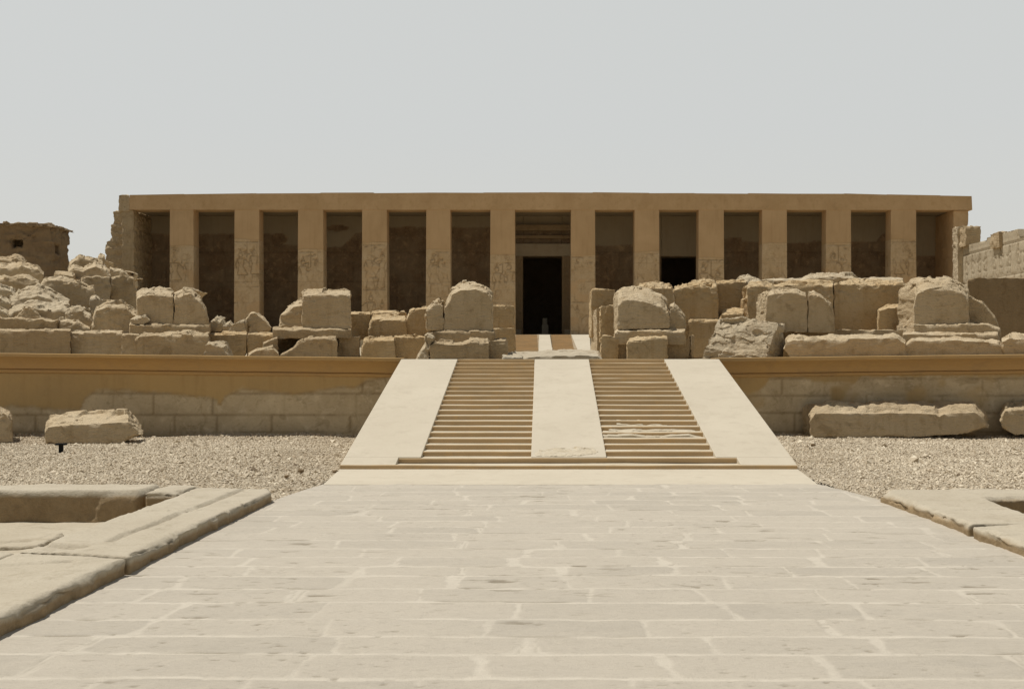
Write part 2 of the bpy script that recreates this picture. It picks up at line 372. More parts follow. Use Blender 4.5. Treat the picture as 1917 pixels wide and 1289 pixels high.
def make_gravel():
    pts = []
    def cloud(n, x0, x1, y0, y1):
        y = y0+(y1-y0)*RNG.random(n); x = x0+(x1-x0)*RNG.random(n); return np.stack([x, y], 1)
    L = cloud(62000, -14.2, -2.75, 14.0, 26.9); R = cloud(52000, 3.6, 13.2, 14.0, 26.9)
    P = np.concatenate([L, R]); x, y = P[:, 0], P[:, 1]
    wob = .12*n2(x, y, 1.3, 3, 12)
    edgeL = np.interp(y, [13.9, 14.8, 16.0, 17.9, 27], [-3.28, -3.2, -3.03, -3.19, -3.19])+wob*np.where(y < 18, 1, .1)
    edgeR = np.interp(y, [13.9, 14.8, 16.0, 17.9, 27], [4.22, 4.15, 3.88, 4.12, 4.12])+wob*np.where(y < 18, 1, .1)
    k = ((x < edgeL) | (x > edgeR)) & (np.abs(x) < 1.2+.5*y)
    thin = (x > edgeL-.12) & (x < edgeL) | (x < edgeR+.12) & (x > edgeR); k &= ~thin | (RNG.random(len(x)) < .5)
    P = P[k]; x, y = P[:, 0], P[:, 1]; n = len(P)
    z = gravel_z(x, y)+.004
    r = .014+.024*RNG.random(n)**2.5; r *= np.where(RNG.random(n) < .015+.03*(y > 26.2), 1.6+1.2*RNG.random(n), 1)*(1+.25*n2(x, y, .8, 2, 15))
    base = np.array([[1, 0, 0], [-1, 0, 0], [0, 1, 0], [0, -1, 0], [0, 0, .75], [0, 0, -.75]], float)
    fc = np.array([[0, 2, 4], [2, 1, 4], [1, 3, 4], [3, 0, 4], [2, 0, 5], [1, 2, 5], [3, 1, 5], [0, 3, 5]])
    a = RNG.random(n)*6.283; b = (RNG.random(n)-.5)*1.6; ca, sa, cb, sb = np.cos(a), np.sin(a), np.cos(b), np.sin(b)
    v = base[None]*(.7+.6*RNG.random((n, 6, 1)))*r[:, None, None]
    vx, vy, vz = v[..., 0].copy(), v[..., 1].copy(), v[..., 2].copy()
    y1, z1 = vy*cb[:, None]-vz*sb[:, None], vy*sb[:, None]+vz*cb[:, None]
    x2, y2 = vx*ca[:, None]-y1*sa[:, None], vx*sa[:, None]+y1*ca[:, None]
    V = np.stack([x2+x[:, None], y2+y[:, None], z1+z[:, None]], -1).reshape(-1, 3)
    Fc = (fc[None]+6*np.arange(n)[:, None, None]).reshape(-1, 3)
    ti = np.clip(.55+.19*RNG.standard_normal(n)+.16*n2(x, y, .7, 3, 14), 0, 1); ti = np.where(RNG.random(n) < .05, RNG.random(n)*.25, ti)
    o = link('gravel', mesh_np('gravel', V, Fc, False, {'tint': np.repeat(ti, 6)}), M_gravel)
    tag(o, 'pale mixed gravel spread on both sides of the paved causeway', 'gravel', kind='stuff')
make_gravel()

# paved causeway
def make_path():
    xs = lin(-3.34, 4.24, .016); ys = lin(4.0, 15.98, .018)
    X, Y = np.meshgrid(xs, ys); x = X.ravel(); y = Y.ravel(); n = len(x)
    wx = x+.016*n2(x, y, 2.2, 3, 21)+.010*n2(x, y, 9, 2, 23); wy = y+.016*n2(x*.6, y, 1.2, 2, 22)+.007*n2(x, y, 6, 3, 24)
    wy = wy+.004*x
    rows = [3.5]
    rr = random.Random(5)
    while rows[-1] < 16.6: rows.append(rows[-1]+rr.uniform(.42, .53))
    rows = np.array(rows); ri = np.clip(np.searchsorted(rows, wy)-1, 0, len(rows)-2)
    hw = np.array([rr.uniform(.008, .024) for _ in rows])
    dlo = wy-rows[ri]-hw[ri]; dhi = rows[ri+1]-wy-hw[ri+1]*.6
    dr = np.minimum(dlo, dhi); mort = np.zeros(n); tint = np.zeros(n); crack = np.zeros(n); dj = np.full(n, 9.)
    for r in range(len(rows)-1):
        k = np.where(ri == r)[0]
        if not len(k): continue
        js = [-4.2+rr.uniform(0, .9)]
        while js[-1] < 5: js.append(js[-1]+rr.uniform(.78, 1.5))
        js = np.array(js); jw = np.array([rr.choice((.005, .006, .008, .012, .018, .028)) for _ in js]); sl = np.array([rr.uniform(-.12, .12) for _ in js])
        tt = np.array([rr.random() for _ in js])
        xx = wx[k]; ji = np.clip(np.searchsorted(js, xx)-1, 0, len(js)-2)
        q = (wy[k]-rows[r])/.47-.5
        d1 = xx-js[ji]-sl[ji]*q*.5-jw[ji]*(1+1.5*np.abs(q)); d2 = js[ji+1]+sl[ji+1]*q*.5-xx-jw[ji+1]*(1+1.5*np.abs(q))
        dj[k] = np.minimum(d1, d2); tint[k] = tt[ji]
    dd = np.minimum(dr, dj)
    # rounded, broken corners
    R = .015+.035*sstep(.0, .4, n2(x, y, .9, 2, 29)); both = (dr < R) & (dj < R); dd = np.where(both, R-np.hypot(R-np.maximum(dr, -.1), R-np.maximum(dj, -.1)), dd)
    nb = n2(x, y*1.8, 3, 4, 30); nb2 = n2(x, y*2, 1.1, 3, 33)
    sm = np.clip(nb2-.1, 0, 1)*.09
    sm = sm*sstep(.2, .0, np.minimum(dj, .3)); mort = (1-sstep(-.010, .018, dd-sm+.022*nb+.016*n2(x, y*2, 11, 3, 31)))*(.62+.38*sstep(-.35, .1, n2(x, y, 1.5, 3, 32)))
    tint = np.clip(tint**1.4*1.0+.35*n2(x, y, .9, 3, 35), 0, 1)
    cn = n2(x*.7, y, 2.4, 3, 41)
    mort = mort*np.where(dj < dr, .72, 1); crack = np.exp(-((dd-.004+.012*nb)/.007)**2)*sstep(.08, .34, cn)*np.where(dj < dr, .3, .95)
    sn = n2(x*1.0, y*4, 3.1, 4, 47); crack = np.maximum(crack, .85*sstep(.33, .48, sn)*sstep(-.05, .3, n2(x, y, 1.0, 2, 49)))
    pit = n2(x, y*2, 9, 3, 44); crack = np.maximum(crack*.9, .6*sstep(.33, .50, n2(x, y*2.6, 11, 4, 45))*sstep(-.25, .25, n2(x, y, .9, 3, 46)))
    z = .012*n2(x, y, 1.0, 4, 36)+.004*n2(x, y, 7, 3, 37)-.004*mort-.012*crack-.006*sstep(.45, .7, pit)
    keep = None
    nx, ny = len(xs), len(ys); i = np.arange(n).reshape(ny, nx)
    f = np.stack([i[:-1, :-1], i[:-1, 1:], i[1:, 1:], i[1:, :-1]], -1).reshape(-1, 4)
    # ragged taper towards the apron on both sides
    cx = x[f].mean(1); cy = y[f].mean(1)
    eL = np.interp(cy, [4, 14, 16], [-3.4, -3.32, -3.06]); eR = np.interp(cy, [4, 14, 16], [4.3, 4.24, 3.9])
    f = f[(cx > eL) & (cx < eR)]
    o = link('causeway', mesh_np('causeway', np.stack([x, y, z], 1), f, True, {'mortar': mort, 'tint': tint, 'crack': crack}), M_pave)
    tag(o, kind='structure')
make_path()
# smooth apron in front of the stairs
bm = boxes_bm([(-3.2, 15.9, -.2, 4.1, 18.2, .022)])
for v in bm.verts:
    if v.co.y < 16: v.co.x = -3.04 if v.co.x < 0 else 3.88; v.co.z = .004 if v.co.z > 0 else v.co.z
tag(bm_obj('apron', bm, M_ramp), kind='structure')
# ------------------------------------------------------------------ lower staircase with ramps
D0, RUN, NS, TOPZ = 18.1, 7.95, 22, 1.82
TR, RS = RUN/(NS-1), TOPZ/NS
def flight_mesh(name, x0, x1, i0, i1, d0, tr, rs, zb, parent, seed, mats):
    """steps i0..i1-1; front profile subdivided along X and lightly worn; riser faces use the second material"""
    xs = lin(x0, x1, .12); prof = []
    for i in range(i0, i1):
        yy = d0+i*tr; prof += [(yy, zb+i*rs, 0), (yy, zb+(i+1)*rs-.012, 0), (yy+.010, zb+(i+1)*rs, 1)]
    prof.append((d0+i1*tr, zb+i1*rs, 1))
    P = np.array(prof); nx, npf = len(xs), len(P)
    X = np.tile(xs, npf); Y = np.repeat(P[:, 0], nx); Z = np.repeat(P[:, 1], nx)
    st = np.repeat(np.arange(npf)//3, nx)
    Y = Y+.012*n2(X+st*7.3, st*3.1+0*X, 1.1, 3, seed)+.006*n2(X, st*2.0+0*X, 6, 2, seed+3)
    Z = Z+.009*n2(X+st*5.3, st*4.7+0*X, .9, 3, seed+1)
    v = np.stack([X, Y, Z], 1); i = np.arange(nx*npf).reshape(npf, nx)
    f = np.stack([i[:-1, :-1], i[:-1, 1:], i[1:, 1:], i[1:, :-1]], -1)
    mi = np.repeat((np.arange(npf-1) % 3 == 2).astype(np.int32), nx-1)
    f = f.reshape(-1, 4)
    m = mesh_np(name, v-np.array(parent.location), f, False); m.polygons.foreach_set('material_index', 1-mi if False else np.where(mi == 1, 0, 1).astype(np.int32))
    return link(name, m, mats, parent)
def ramp_part(x0, x1, xa, xb, ya, za, yb, zb, parent, front_z0, name='ramp'):
    """sloping slab from (ya,za) to (yb,zb)"""
    bm = bmesh.new(); q = []
    for (a, b, y, z, bot) in ((x0, x1, ya, za, front_z0), (xa, xb, yb, zb, front_z0)):
        q.append([bm.verts.new((a, y, bot)), bm.verts.new((b, y, bot)), bm.verts.new((b, y, z)), bm.verts.new((a, y, z))])
    A, B = q
    bm.faces.new(A); bm.faces.new(list(reversed(B)))
    for i in range(4): bm.faces.new([A[(i+1) % 4], A[i], B[i], B[(i+1) % 4]])
    bmesh.ops.recalc_face_normals(bm, faces=bm.faces[:])
    return bm_obj(name, bm, M_ramp, parent, .012)
st = thing('staircase', 'wide shallow staircase of two flights between three pale ramps, rising to the terrace', 'staircase', (.45, D0, 0))
def rz(y): return RS+(y-D0)*RS/TR+.004
yt = D0+RUN
# left and right ramps: a narrow foot beside the lowest wide step, then the full width
for (o0, o1, o2) in ((-3.19, -2.31, -1.95), (4.085, 3.19, 2.86)):
    a, b, c = o0, o1, o2
    y1 = D0+TR+.045
    if a < b: ramp_part(a, b, a, b, D0+.005, rz(D0), y1, rz(y1), st, -.1, 'ramp_foot'); ramp_part(a, c, a-.0, c+.05, y1, rz(y1), yt, rz(yt), st, -.1)
    else: ramp_part(b, a, b, a, D0+.005, rz(D0), y1, rz(y1), st, -.1, 'ramp_foot'); ramp_part(c, a, c-.03, a, y1, rz(y1), yt, rz(yt), st, -.1)
ym = D0+TR+.06
ramp_part(-.155, 1.075, -.135, 1.105, ym, 2*RS+.014, yt, rz(yt), st, -.1)
flight_mesh('wide_step', -3.19, 4.085, 0, 1, D0-.004, TR, RS, 0, st, 301, [M_tread, M_riser])
flight_mesh('wide_step', -2.31, 3.19, 1, 2, D0, TR*1.05, RS, 0, st, 311, [M_tread, M_riser])
flight_mesh('stair_flight', -1.99, -.14, 2, NS, D0, TR, RS, 0, st, 321, [M_tread, M_riser])
flight_mesh('stair_flight', 1.07, 2.90, 2, NS, D0, TR, RS, 0, st, 331, [M_tread, M_riser])
# worn original stone steps left in the right flight, and a broken patch at the foot of the middle ramp
for k, (x0, x1, i) in enumerate(((1.38, 2.32, 7), (1.22, 2.78, 6), (1.09, 2.85, 5))):
    yy = D0+i*TR; d = yy-.06
    def tp(X, Z): return (VX+X*F/d, HY-(Z-EYE)*F/d)
    zt = (i+1)*RS+.009; zb_ = i*RS-.02
    pts = [tp(x0, zb_), tp(x0, zt)]+[tp(x0+(x1-x0)*j/7, zt+random.uniform(-.022, .012)) for j in range(1, 7)]+[tp(x1-.08, zt-.03), tp(x1+.03, zb_)]
    o = block('', pts, d, .40, M_tread, ch=7, chd=.18, rough=.012, top=.008, vox=.018, name='worn_step', parent=st, sc=2.2, frontflat=0, edge=.03)
pts = [(1003, 853), (1001, 846), (1012, 842), (1035, 839), (1060, 838), (1090, 836), (1112, 838), (1121, 843), (1118, 848), (1090, 852), (1050, 854)]
bm = bmesh.new(); rs_ = RS/TR
def onramp(px, py):                                       # where the view ray meets the middle ramp
    k = (HY-py)/F; y = (RS-D0*rs_+.004-EYE)/(k-rs_); return (PX(px, y), y, EYE+k*y)
lo = [bm.verts.new(Vector(onramp(*q))+Vector((0, 0, -.03))) for q in pts]; hi = [bm.verts.new(Vector(onramp(*q))+Vector((0, 0, .006))) for q in pts]
bm.faces.new(list(reversed(lo))); bm.faces.new(hi)
for i in range(len(pts)): bm.faces.new([lo[i], lo[(i+1) % len(pts)], hi[(i+1) % len(pts)], hi[i]])
bmesh.ops.triangulate(bm, faces=bm.faces[:]); bmesh.ops.recalc_face_normals(bm, faces=bm.faces[:]); m = remesh(bm, .012); erode(m, .012, .008, 55, 5, 0, .01)
m.vertices.foreach_set('co', (np.array([v.co for v in m.vertices])-np.array(st.location)).astype(np.float32).ravel()); m.update(); link('broken_patch', m, M_tread, st)
# upper ramp in the second court
ut = thing('staircase', 'small far staircase with pale ramps leading up to the portico doorway', 'staircase', (PX(1016, 50), 50, 2.2))
ua, ub = 50.0, 62.5; za, zb_ = PZ(662, ua), PZ(627, ub)
for (l0, r0, l1, r1) in ((925, 958, 936, 966), (1008, 1035, 1005.5, 1029.5), (1076, 1106, 1068.5, 1104)):
    ramp_part(PX(l0, ua), PX(r0, ua), PX(l1, ub), PX(r1, ub), ua, za+.03, ub, zb_+.03, ut, 1.8)
for (l, r) in ((950, 1008.5), (1034, 1078)):
    n_ = 18; flight_mesh('stair_flight', PX(l, 54), PX(r, 54), 0, n_, ua, (ub-ua)/n_, (zb_-za)/n_, za, ut, 341+int(l), [M_riser, M_riser])

# ------------------------------------------------------------------ terrace wall with cornice
WY = 26.9
def topoff(X): return .012+.115*np.clip((np.abs(X-.45)-3.6)/9.5, 0, 1.6)
def wall_panel(name, x0, x1, z0, z1, y, thick, fn, mat, parent=None, step=.06, flip=False):
    xs = lin(x0, x1, step); zs = lin(z0, z1, step); X, Z = np.meshgrid(xs, zs); x = X.ravel(); z = Z.ravel()
    s, g, h = fn(x, z)
    nx, nz = len(xs), len(zs); i = np.arange(nx*nz).reshape(nz, nx)
    f = np.stack([i[:-1, :-1], i[:-1, 1:], i[1:, 1:], i[1:, :-1]], -1).reshape(-1, 4)
    v = np.stack([x, y-h, z], 1)
    # closed back: ring of border vertices pushed back
    ring = np.concatenate([i[0, :], i[1:, -1], i[-1, -2::-1], i[-2:0:-1, 0]]); nb = len(ring); base = len(v)
    vb = v[ring].copy(); vb[:, 1] = y+thick
    f2 = np.stack([np.roll(ring, -1), ring, base+np.arange(nb), base+np.roll(np.arange(nb), -1)], -1)
    vs2 = np.concatenate([v, vb]); 
    m = mesh_np(name, vs2-(np.array(parent.location) if parent is not None else 0), np.concatenate([f, f2]), True,
                {'stone': np.concatenate([s, s[ring]]), 'groove': np.concatenate([g, g[ring]*0])})
    sm = np.ones(len(m.polygons), bool); sm[len(f):] = False; m.polygons.foreach_set('use_smooth', sm)
    return link(name, m, mat, parent)
def courses(x, z, rows, seed, lo=.8, hi=1.7, gw=.018):
    """distance-based joint mask for stone courses; rows = list of z levels"""
    r_ = random.Random(seed); rows = np.array(rows); ri = np.clip(np.searchsorted(rows, z)-1, 0, len(rows)-2)
    dz = np.minimum(np.abs(z-rows[ri]), np.abs(rows[ri+1]-z)); dx = np.full(len(x), 9.); tint = np.zeros(len(x))
    for r in range(len(rows)-1):
        k = np.where(ri == r)[0]; js = [x.min()-r_.uniform(.1, 1)]
        while js[-1] < x.max()+1: js.append(js[-1]+r_.uniform(lo, hi))
        js = np.array(js)
        if len(k):
            ji = np.clip(np.searchsorted(js, x[k])-1, 0, len(js)-2); dx[k] = np.minimum(x[k]-js[ji], js[ji+1]-x[k])
            tint[k] = np.array([r_.random() for _ in js])[ji]
    return 1-sstep(gw*.4, gw*1.6, np.minimum(dx, dz)), tint
def fn_left(x, z):
    px = VX+x*F/WY
    yt_ = np.interp(px, [-300, 0, 20, 100, 150, 158, 178, 240, 300, 385, 405, 412, 420, 452, 470, 520, 548, 600, 628, 640, 665, 690, 720, 760],
                    [766, 764, 758, 766, 768, 745, 731, 730, 735, 742, 750, 760, 742, 728, 728, 735, 737, 731, 726, 724, 726, 712, 706, 704])
    zt = PZ(yt_, WY)+.03*n2(x, z, 3, 3, 71)
    s = sstep(-.05, .05, zt-z+.05*n2(x, z, 7, 3, 72))*sstep(-.55, -.25, n2(x, z, .9, 4, 73)+.25)
    j, ti = courses(x, z+.02*n2(x, z, 2, 2, 75), [-.3, .09, .50, 1.02, 1.6], 9, .9, 2.0)
    edge = np.exp(-((zt-z-.005)/.03)**2)
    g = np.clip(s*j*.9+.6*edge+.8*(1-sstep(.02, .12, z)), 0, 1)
    h = -.02*s-.02*s*j+s*(.02*n2(x, z, 3.5, 4, 77)+.02*(ti-.5))+.03*(1-sstep(.07, .11, z))+.006*n2(x, z, 1.0, 3, 78)
    return s, g, h
def fn_right(x, z):
    px = VX+x*F/WY
    yt_ = np.interp(px, [1300, 1400, 1430, 1445, 1500, 1530, 1600, 1615, 1700, 2300], [712, 735, 725, 703, 705, 715, 716, 704, 703, 703])
    zt = PZ(yt_, WY)+.03*n2(x, z, 3, 3, 81)
    s = sstep(-.05, .05, zt-z+.05*n2(x, z, 7, 3, 82))*sstep(-.35, -.05, n2(x, z, 1.0, 4, 83)+.18)
    j, ti = courses(x, z+.02*n2(x, z, 2, 2, 85), [-.3, .1, .55, .98, 1.38, 1.8], 19, .8, 1.8)
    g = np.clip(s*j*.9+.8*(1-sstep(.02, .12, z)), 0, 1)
    h = -.02*s-.02*s*j+s*(.02*n2(x, z, 3.5, 4, 87)+.02*(ti-.5))+.006*n2(x, z, 1.0, 3, 88)
    return s, g, h
def cornice(name, x0, x1, parent):
    prof = [(WY+.3, 0), (WY-.50, 0), (WY-.51, -.012), (WY-.51, -.075), (WY-.495, -.085)]
    for k in range(7):
        a = k/6*math.pi/2; prof.append((WY-.46+.40*math.sin(a), -.09-.24*(1-math.cos(a))-.03*k/6))
    prof += [(WY-.045, -.362), (WY-.015, -.366)]
    for k in range(9):
        a = -math.pi/2+k/8*math.pi; prof.append((WY-.03-.055*math.cos(a), -.412-.045*-math.sin(-a)*-1 if False else -.412-.045*math.sin(a)))
    prof.append((WY+.3, -.46))
    P = np.array(prof); xs = lin(x0, x1, .22); nx, npf = len(xs), len(P)
    X = np.repeat(xs, npf); Y = np.tile(P[:, 0], nx); Z = np.tile(P[:, 1], nx)+TOPZ+.02+topoff(X)
    wob = .008*n2(X, Z*2, 1.2, 3, 91); Z = Z+wob; Y = Y+.008*n2(X, Z*2, 1.0, 3, 92)
    i = np.arange(nx*npf).reshape(nx, npf); ii = np.roll(i, -1, axis=1)
    f = np.stack([i[:-1], i[1:], ii[1:], ii[:-1]], -1).reshape(-1, 4)
    m = mesh_np(name, np.stack([X, Y, Z], 1)-np.array(parent.location), f, True)
    bm = bmesh.new(); bm.from_mesh(m); bm.verts.ensure_lookup_table()
    for r in (i[0], i[-1]): bm.faces.new([bm.verts[k] for k in r])
    bmesh.ops.recalc_face_normals(bm, faces=bm.faces[:]); bm.to_mesh(m); bm.free()
    m.set_sharp_from_angle(angle=math.radians(35))
    return link(name, m, M_cornice, parent)
for (lab, x0, x1, fn) in (('low ochre terrace wall with cornice left of the stairs, patches of grey old stone showing', -40, -3.165, fn_left),
                          ('low ochre terrace wall with cornice right of the stairs, mostly bare brown stone courses', 4.06, 40, fn_right)):
    tw = thing('terrace_wall', lab, 'wall', ((x0+x1)/2, WY, 0))
    lo, hi = (x0, x1)
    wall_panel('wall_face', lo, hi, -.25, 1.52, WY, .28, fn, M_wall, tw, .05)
    cornice('cornice', lo, hi, tw)

# ------------------------------------------------------------------ portico temple
FD = 66.0; BD = 69.1
zR, zL, zF = PZ(361, FD), PZ(392.5, FD), PZ(627, FD)
tp_ = thing('portico_temple', 'long flat roofed stone temple portico with twelve square pillars at the back of the court', 'temple', (PX(1016, FD), FD, zF))
PIL = [(318, 362, 459), (439, 485, 448), (558, 605, 467), (678, 724, 454), (798, 843, 467), (918, 964, 477), (1069, 1114, 477), (1188, 1234, 471), (1308, 1355, 482), (1427, 1473, 455), (1546.5, 1593, 455), (1668, 1715, 447)]
def seg_dist(x, z, a, b):
    ax, az = a; bx, bz = b; vx, vz = bx-ax, bz-az; L = vx*vx+vz*vz+1e-9
    t = np.clip(((x-ax)*vx+(z-az)*vz)/L, 0, 1); return np.hypot(x-ax-t*vx, z-az-t*vz)
def figure(cx, z0, hgt, sgn):
    """polyline strokes of a standing carved figure in profile"""
    s = hgt; q = lambda u, v: (cx+sgn*u*s, z0+v*s)
    S_ = [[(-.02, .84), (.03, .88), (.03, .95), (-.05, .98), (-.09, .93), (-.07, .85), (-.02, .84)], [(-.06, .98), (-.03, 1.1), (.0, .98)],
          [(-.13, .80), (.09, .80)], [(-.13, .80), (-.06, .55)], [(.09, .80), (.05, .55)], [(.09, .80), (.22, .68), (.30, .74)], [(-.13, .80), (-.17, .62), (-.13, .48)],
          [(-.08, .55), (-.12, .30), (.20, .30), (.06, .55)], [(-.07, .30), (-.09, .0), (0, .0)], [(.08, .30), (.14, .0), (.24, .0)]]
    return [[q(*p) for p in st_] for st_ in S_]
for pi, (l, r, yb) in enumerate(PIL):
    xl, xr = PX(l, FD), PX(r, FD); zt = zL+.03; zb0 = zF-1.0
    rp = random.Random(100+pi); zs = PZ(yb, FD); cxp = (xl+xr)/2
    strokes = figure(cxp-.33+rp.uniform(-.08, .08), zs-2.6, rp.uniform(1.8, 2.2), 1)+figure(cxp+.36+rp.uniform(-.1, .1), zs-2.6, rp.uniform(1.6, 2.1), rp.choice((-1, 1)))+[[(xl+.07, zs-.12), (xr-.07, zs-.12)], [(xl+.07, zs-2.72), (xr-.07, zs-2.72)], [(cxp, zs-.15), (cxp, zs-1.0)]]
    strokes += figure(cxp-.3+rp.uniform(-.1, .1), zs-5.0, rp.uniform(1.6, 2), rp.choice((-1, 1)))+figure(cxp+.38, zs-5.0-rp.uniform(0, .3), rp.uniform(1.5, 2), -1)
    for k in range(7):
        a = rp.uniform(xl+.15, xr-.3); b = rp.uniform(zs-.9, zs-.2); strokes.append([(a, b), (a+rp.uniform(.05, .2), b+rp.uniform(-.1, .1)), (a+rp.uniform(0, .2), b+rp.uniform(-.2, .1))])
    def fn(x, z):
        zz = zs+.10*n2(x, z, 1.2, 3, 400+pi)+(.5*np.exp(-((x-cxp)/.4)**2) if pi == 9 else 0)*0
        s = sstep(-.03, .03, zz-z)
        patch = sstep(.15, .3, n2(x, z, .8, 3, 430+pi)-.02)*.7      # later repair plaster
        s = s*(1-patch*(z < zs-1.4))
        d = np.full(len(x), 9.)
        for st_ in strokes:
            for a, b in zip(st_[:-1], st_[1:]): d = np.minimum(d, seg_dist(x, z, a, b))
        g = (1-sstep(.012, .045, d+.03*np.abs(n2(x, z, 3, 2, 470+pi))))*s*(.25+.75*sstep(-.25, .15, n2(x, z, 1.1, 3, 460+pi)))
        j, ti = courses(x, z, [zF-2, zF+.6, zF+1.9, zF+3.1, zF+4.2, zF+5.4, zF+9], 50+pi, .7, 2.0, .02)
        cr = np.exp(-((zz-z)/.03)**2)
        return s, np.clip(g*.8+s*j*.5+cr*.6, 0, 1), -.015*s-.055*g-.015*s*j+s*.015*n2(x, z, 2.5, 3, 450+pi)
    o = wall_panel('pillar', xl, xr, zb0, zt, FD, 1.02, fn, M_pillar, tp_, .045)
    # batter: the pillar widens a little towards its foot, on all four sides
    co = np.empty(len(o.data.vertices)*3, np.float32); o.data.vertices.foreach_get('co', co); co = co.reshape(-1, 3)
    cx = cxp-tp_.location.x; kz = np.clip((zt-zF-co[:, 2])/(zt-zF), 0, 1.2); co[:, 0] = cx+(co[:, 0]-cx)*(1+.045*kz); co[:, 1] -= .03*kz*np.sign(.5-co[:, 1])
    o.data.vertices.foreach_set('co', co.ravel()); o.data.update()
# architrave with a slightly uneven top
bm = bmesh.new(); tops = []; px = 243.0; rr = random.Random(3)
bx = [243, 345, 480, 600, 700, 800, 905, 1010, 1110, 1215, 1300, 1400, 1490, 1580, 1660, 1760, 1820]
yy_ = [365, 363.5, 362, 361.5, 361, 361, 360.5, 360, 360.5, 361, 361.5, 362.5, 362.5, 363, 364, 365.5, 367]
prof = [(PX(243, FD), zL), (PX(243, FD), PZ(365, FD))]
for a in range(1, len(bx)):
    prof.append((PX(bx[a]-1.2, FD), PZ(yy_[a]+rr.uniform(-.5, .5), FD)))
    if a < len(bx)-1: prof.append((PX(bx[a]+1.2, FD), PZ(yy_[a]+rr.uniform(-.8, .9), FD)))
prof.append((PX(1820, FD), PZ(393, FD)))
fa = [bm.verts.new((x, FD-.02, z)) for x, z in prof]; ba = [bm.verts.new((x, FD+1.05, z)) for x, z in prof]
bm.faces.new(list(reversed(fa))); bm.faces.new(ba)
for i in range(len(fa)): bm.faces.new([fa[i], fa[(i+1) % len(fa)], ba[(i+1) % len(fa)], ba[i]])
bmesh.ops.recalc_face_normals(bm, faces=bm.faces[:])
arch = bm_obj('architrave', bm, M_plaster, tp_)
box_part('roof', (PX(246, FD), FD+1.06, zL+.02, PX(1812, FD), FD+38, zR-.35), M_greyw, tp_, .02)
block('', [(222, 395), (222, 366), (226, 365), (242.8, 365), (242.8, 395)], FD+.05, 1.0, M_block, rough=.03, top=.03, vox=.06, name='end_block', parent=tp_)
# end walls (antae) and the ragged masonry of the left end
block('', [(233, 640), (228, 500), (228, 394), (250, 393), (251, 500), (256, 560), (256, 640)], FD+.1, 5.0, M_dark, rough=.05, top=.02, vox=.08, name='end_wall', parent=tp_, taper=False)
block('', [(196, 640), (196, 502), (199, 498), (197, 474), (198, 453), (206, 450), (208, 421), (212, 418), (212, 396), (218, 394), (233, 393), (233, 640)], FD+.9, 2.6, M_block, rough=.08, top=.1, vox=.08, name='end_wall', parent=tp_, frontflat=.2, edge=.12, taper=False)
block('', [(1785, 640), (1785, 393.5), (1813, 394), (1813, 420), (1810, 424), (1808, 640)], FD+.08, 3.4, M_plaster, rough=.02, top=.01, vox=.09, name='end_wall', parent=tp_, taper=False)
# back wall in panels round two doorways
bX = lambda p: PX(p, BD); bZ = lambda q: PZ(q, BD)
D1 = (979, 1052, 480); D2 = (1238, 1306, 480)
def fn_back(x, z):
    p = VX+x*F/BD; q = HY-(z-EYE)*F/BD
    yb = np.interp(p, [200, 300, 440, 441, 482, 484, 500, 515, 530, 545, 560, 600, 601, 640, 650, 665, 676, 700, 724, 798, 843, 918, 940, 964, 1069, 1112, 1113, 1186, 1190, 1234, 1306, 1309, 1354, 1387, 1388, 1410, 1428, 1474, 1520, 1522, 1546, 1594, 1640, 1650, 1668, 1716, 1750, 1800],
                  [437, 437, 438, 442, 442, 440, 436, 440, 458, 460, 460, 460, 463, 463, 452, 436, 434, 425, 425, 425, 425, 426, 430, 430, 430, 455, 459, 459, 478, 480, 480, 447, 446, 446, 450, 453, 456, 456, 455, 451, 451, 452, 452, 440, 436, 478, 480, 480])
    s = sstep(-1.6, 1.6, q-yb+3*n2(x, z, .9, 3, 501)+2*n2(x, z, 4, 3, 502)); s = s*(.75+.25*sstep(-.2, .2, n2(x, z, 1.0, 4, 503)))
    # island patches of old relief in the plaster
    isl = ((p-522)/17)**2+((q-447)/11)**2; s = np.maximum(s, 1-sstep(.8, 1.1, isl))
    isl = ((p-632)/22)**2+((q-427)/6)**2; s = np.maximum(s, 1-sstep(.8, 1.1, isl))
    j, ti = courses(x, z, [1, 4.1, 5.0, 5.9, 6.8, 7.7, 8.6, 9.4, 12], 77, 1.2, 2.6, .03)
    g = np.clip(s*j*.6+s*sstep(.1, .3, np.abs(n2(x*1.6, z*.7, 2.2, 3, 505)))*.4, 0, 1)
    return s, g, -.03*s-.02*s*j+s*.03*n2(x, z, 2, 3, 507)
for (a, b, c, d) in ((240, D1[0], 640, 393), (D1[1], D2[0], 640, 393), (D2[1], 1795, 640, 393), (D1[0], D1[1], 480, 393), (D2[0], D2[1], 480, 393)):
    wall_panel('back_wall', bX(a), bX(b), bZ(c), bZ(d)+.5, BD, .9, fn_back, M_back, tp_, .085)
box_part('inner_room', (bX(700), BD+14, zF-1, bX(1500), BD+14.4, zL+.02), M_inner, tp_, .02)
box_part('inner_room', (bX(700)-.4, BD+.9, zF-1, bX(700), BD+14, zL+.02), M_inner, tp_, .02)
box_part('inner_room', (bX(1500), BD+.9, zF-1, bX(1500)+.4, BD+14, zL+.02), M_inner, tp_, .02)
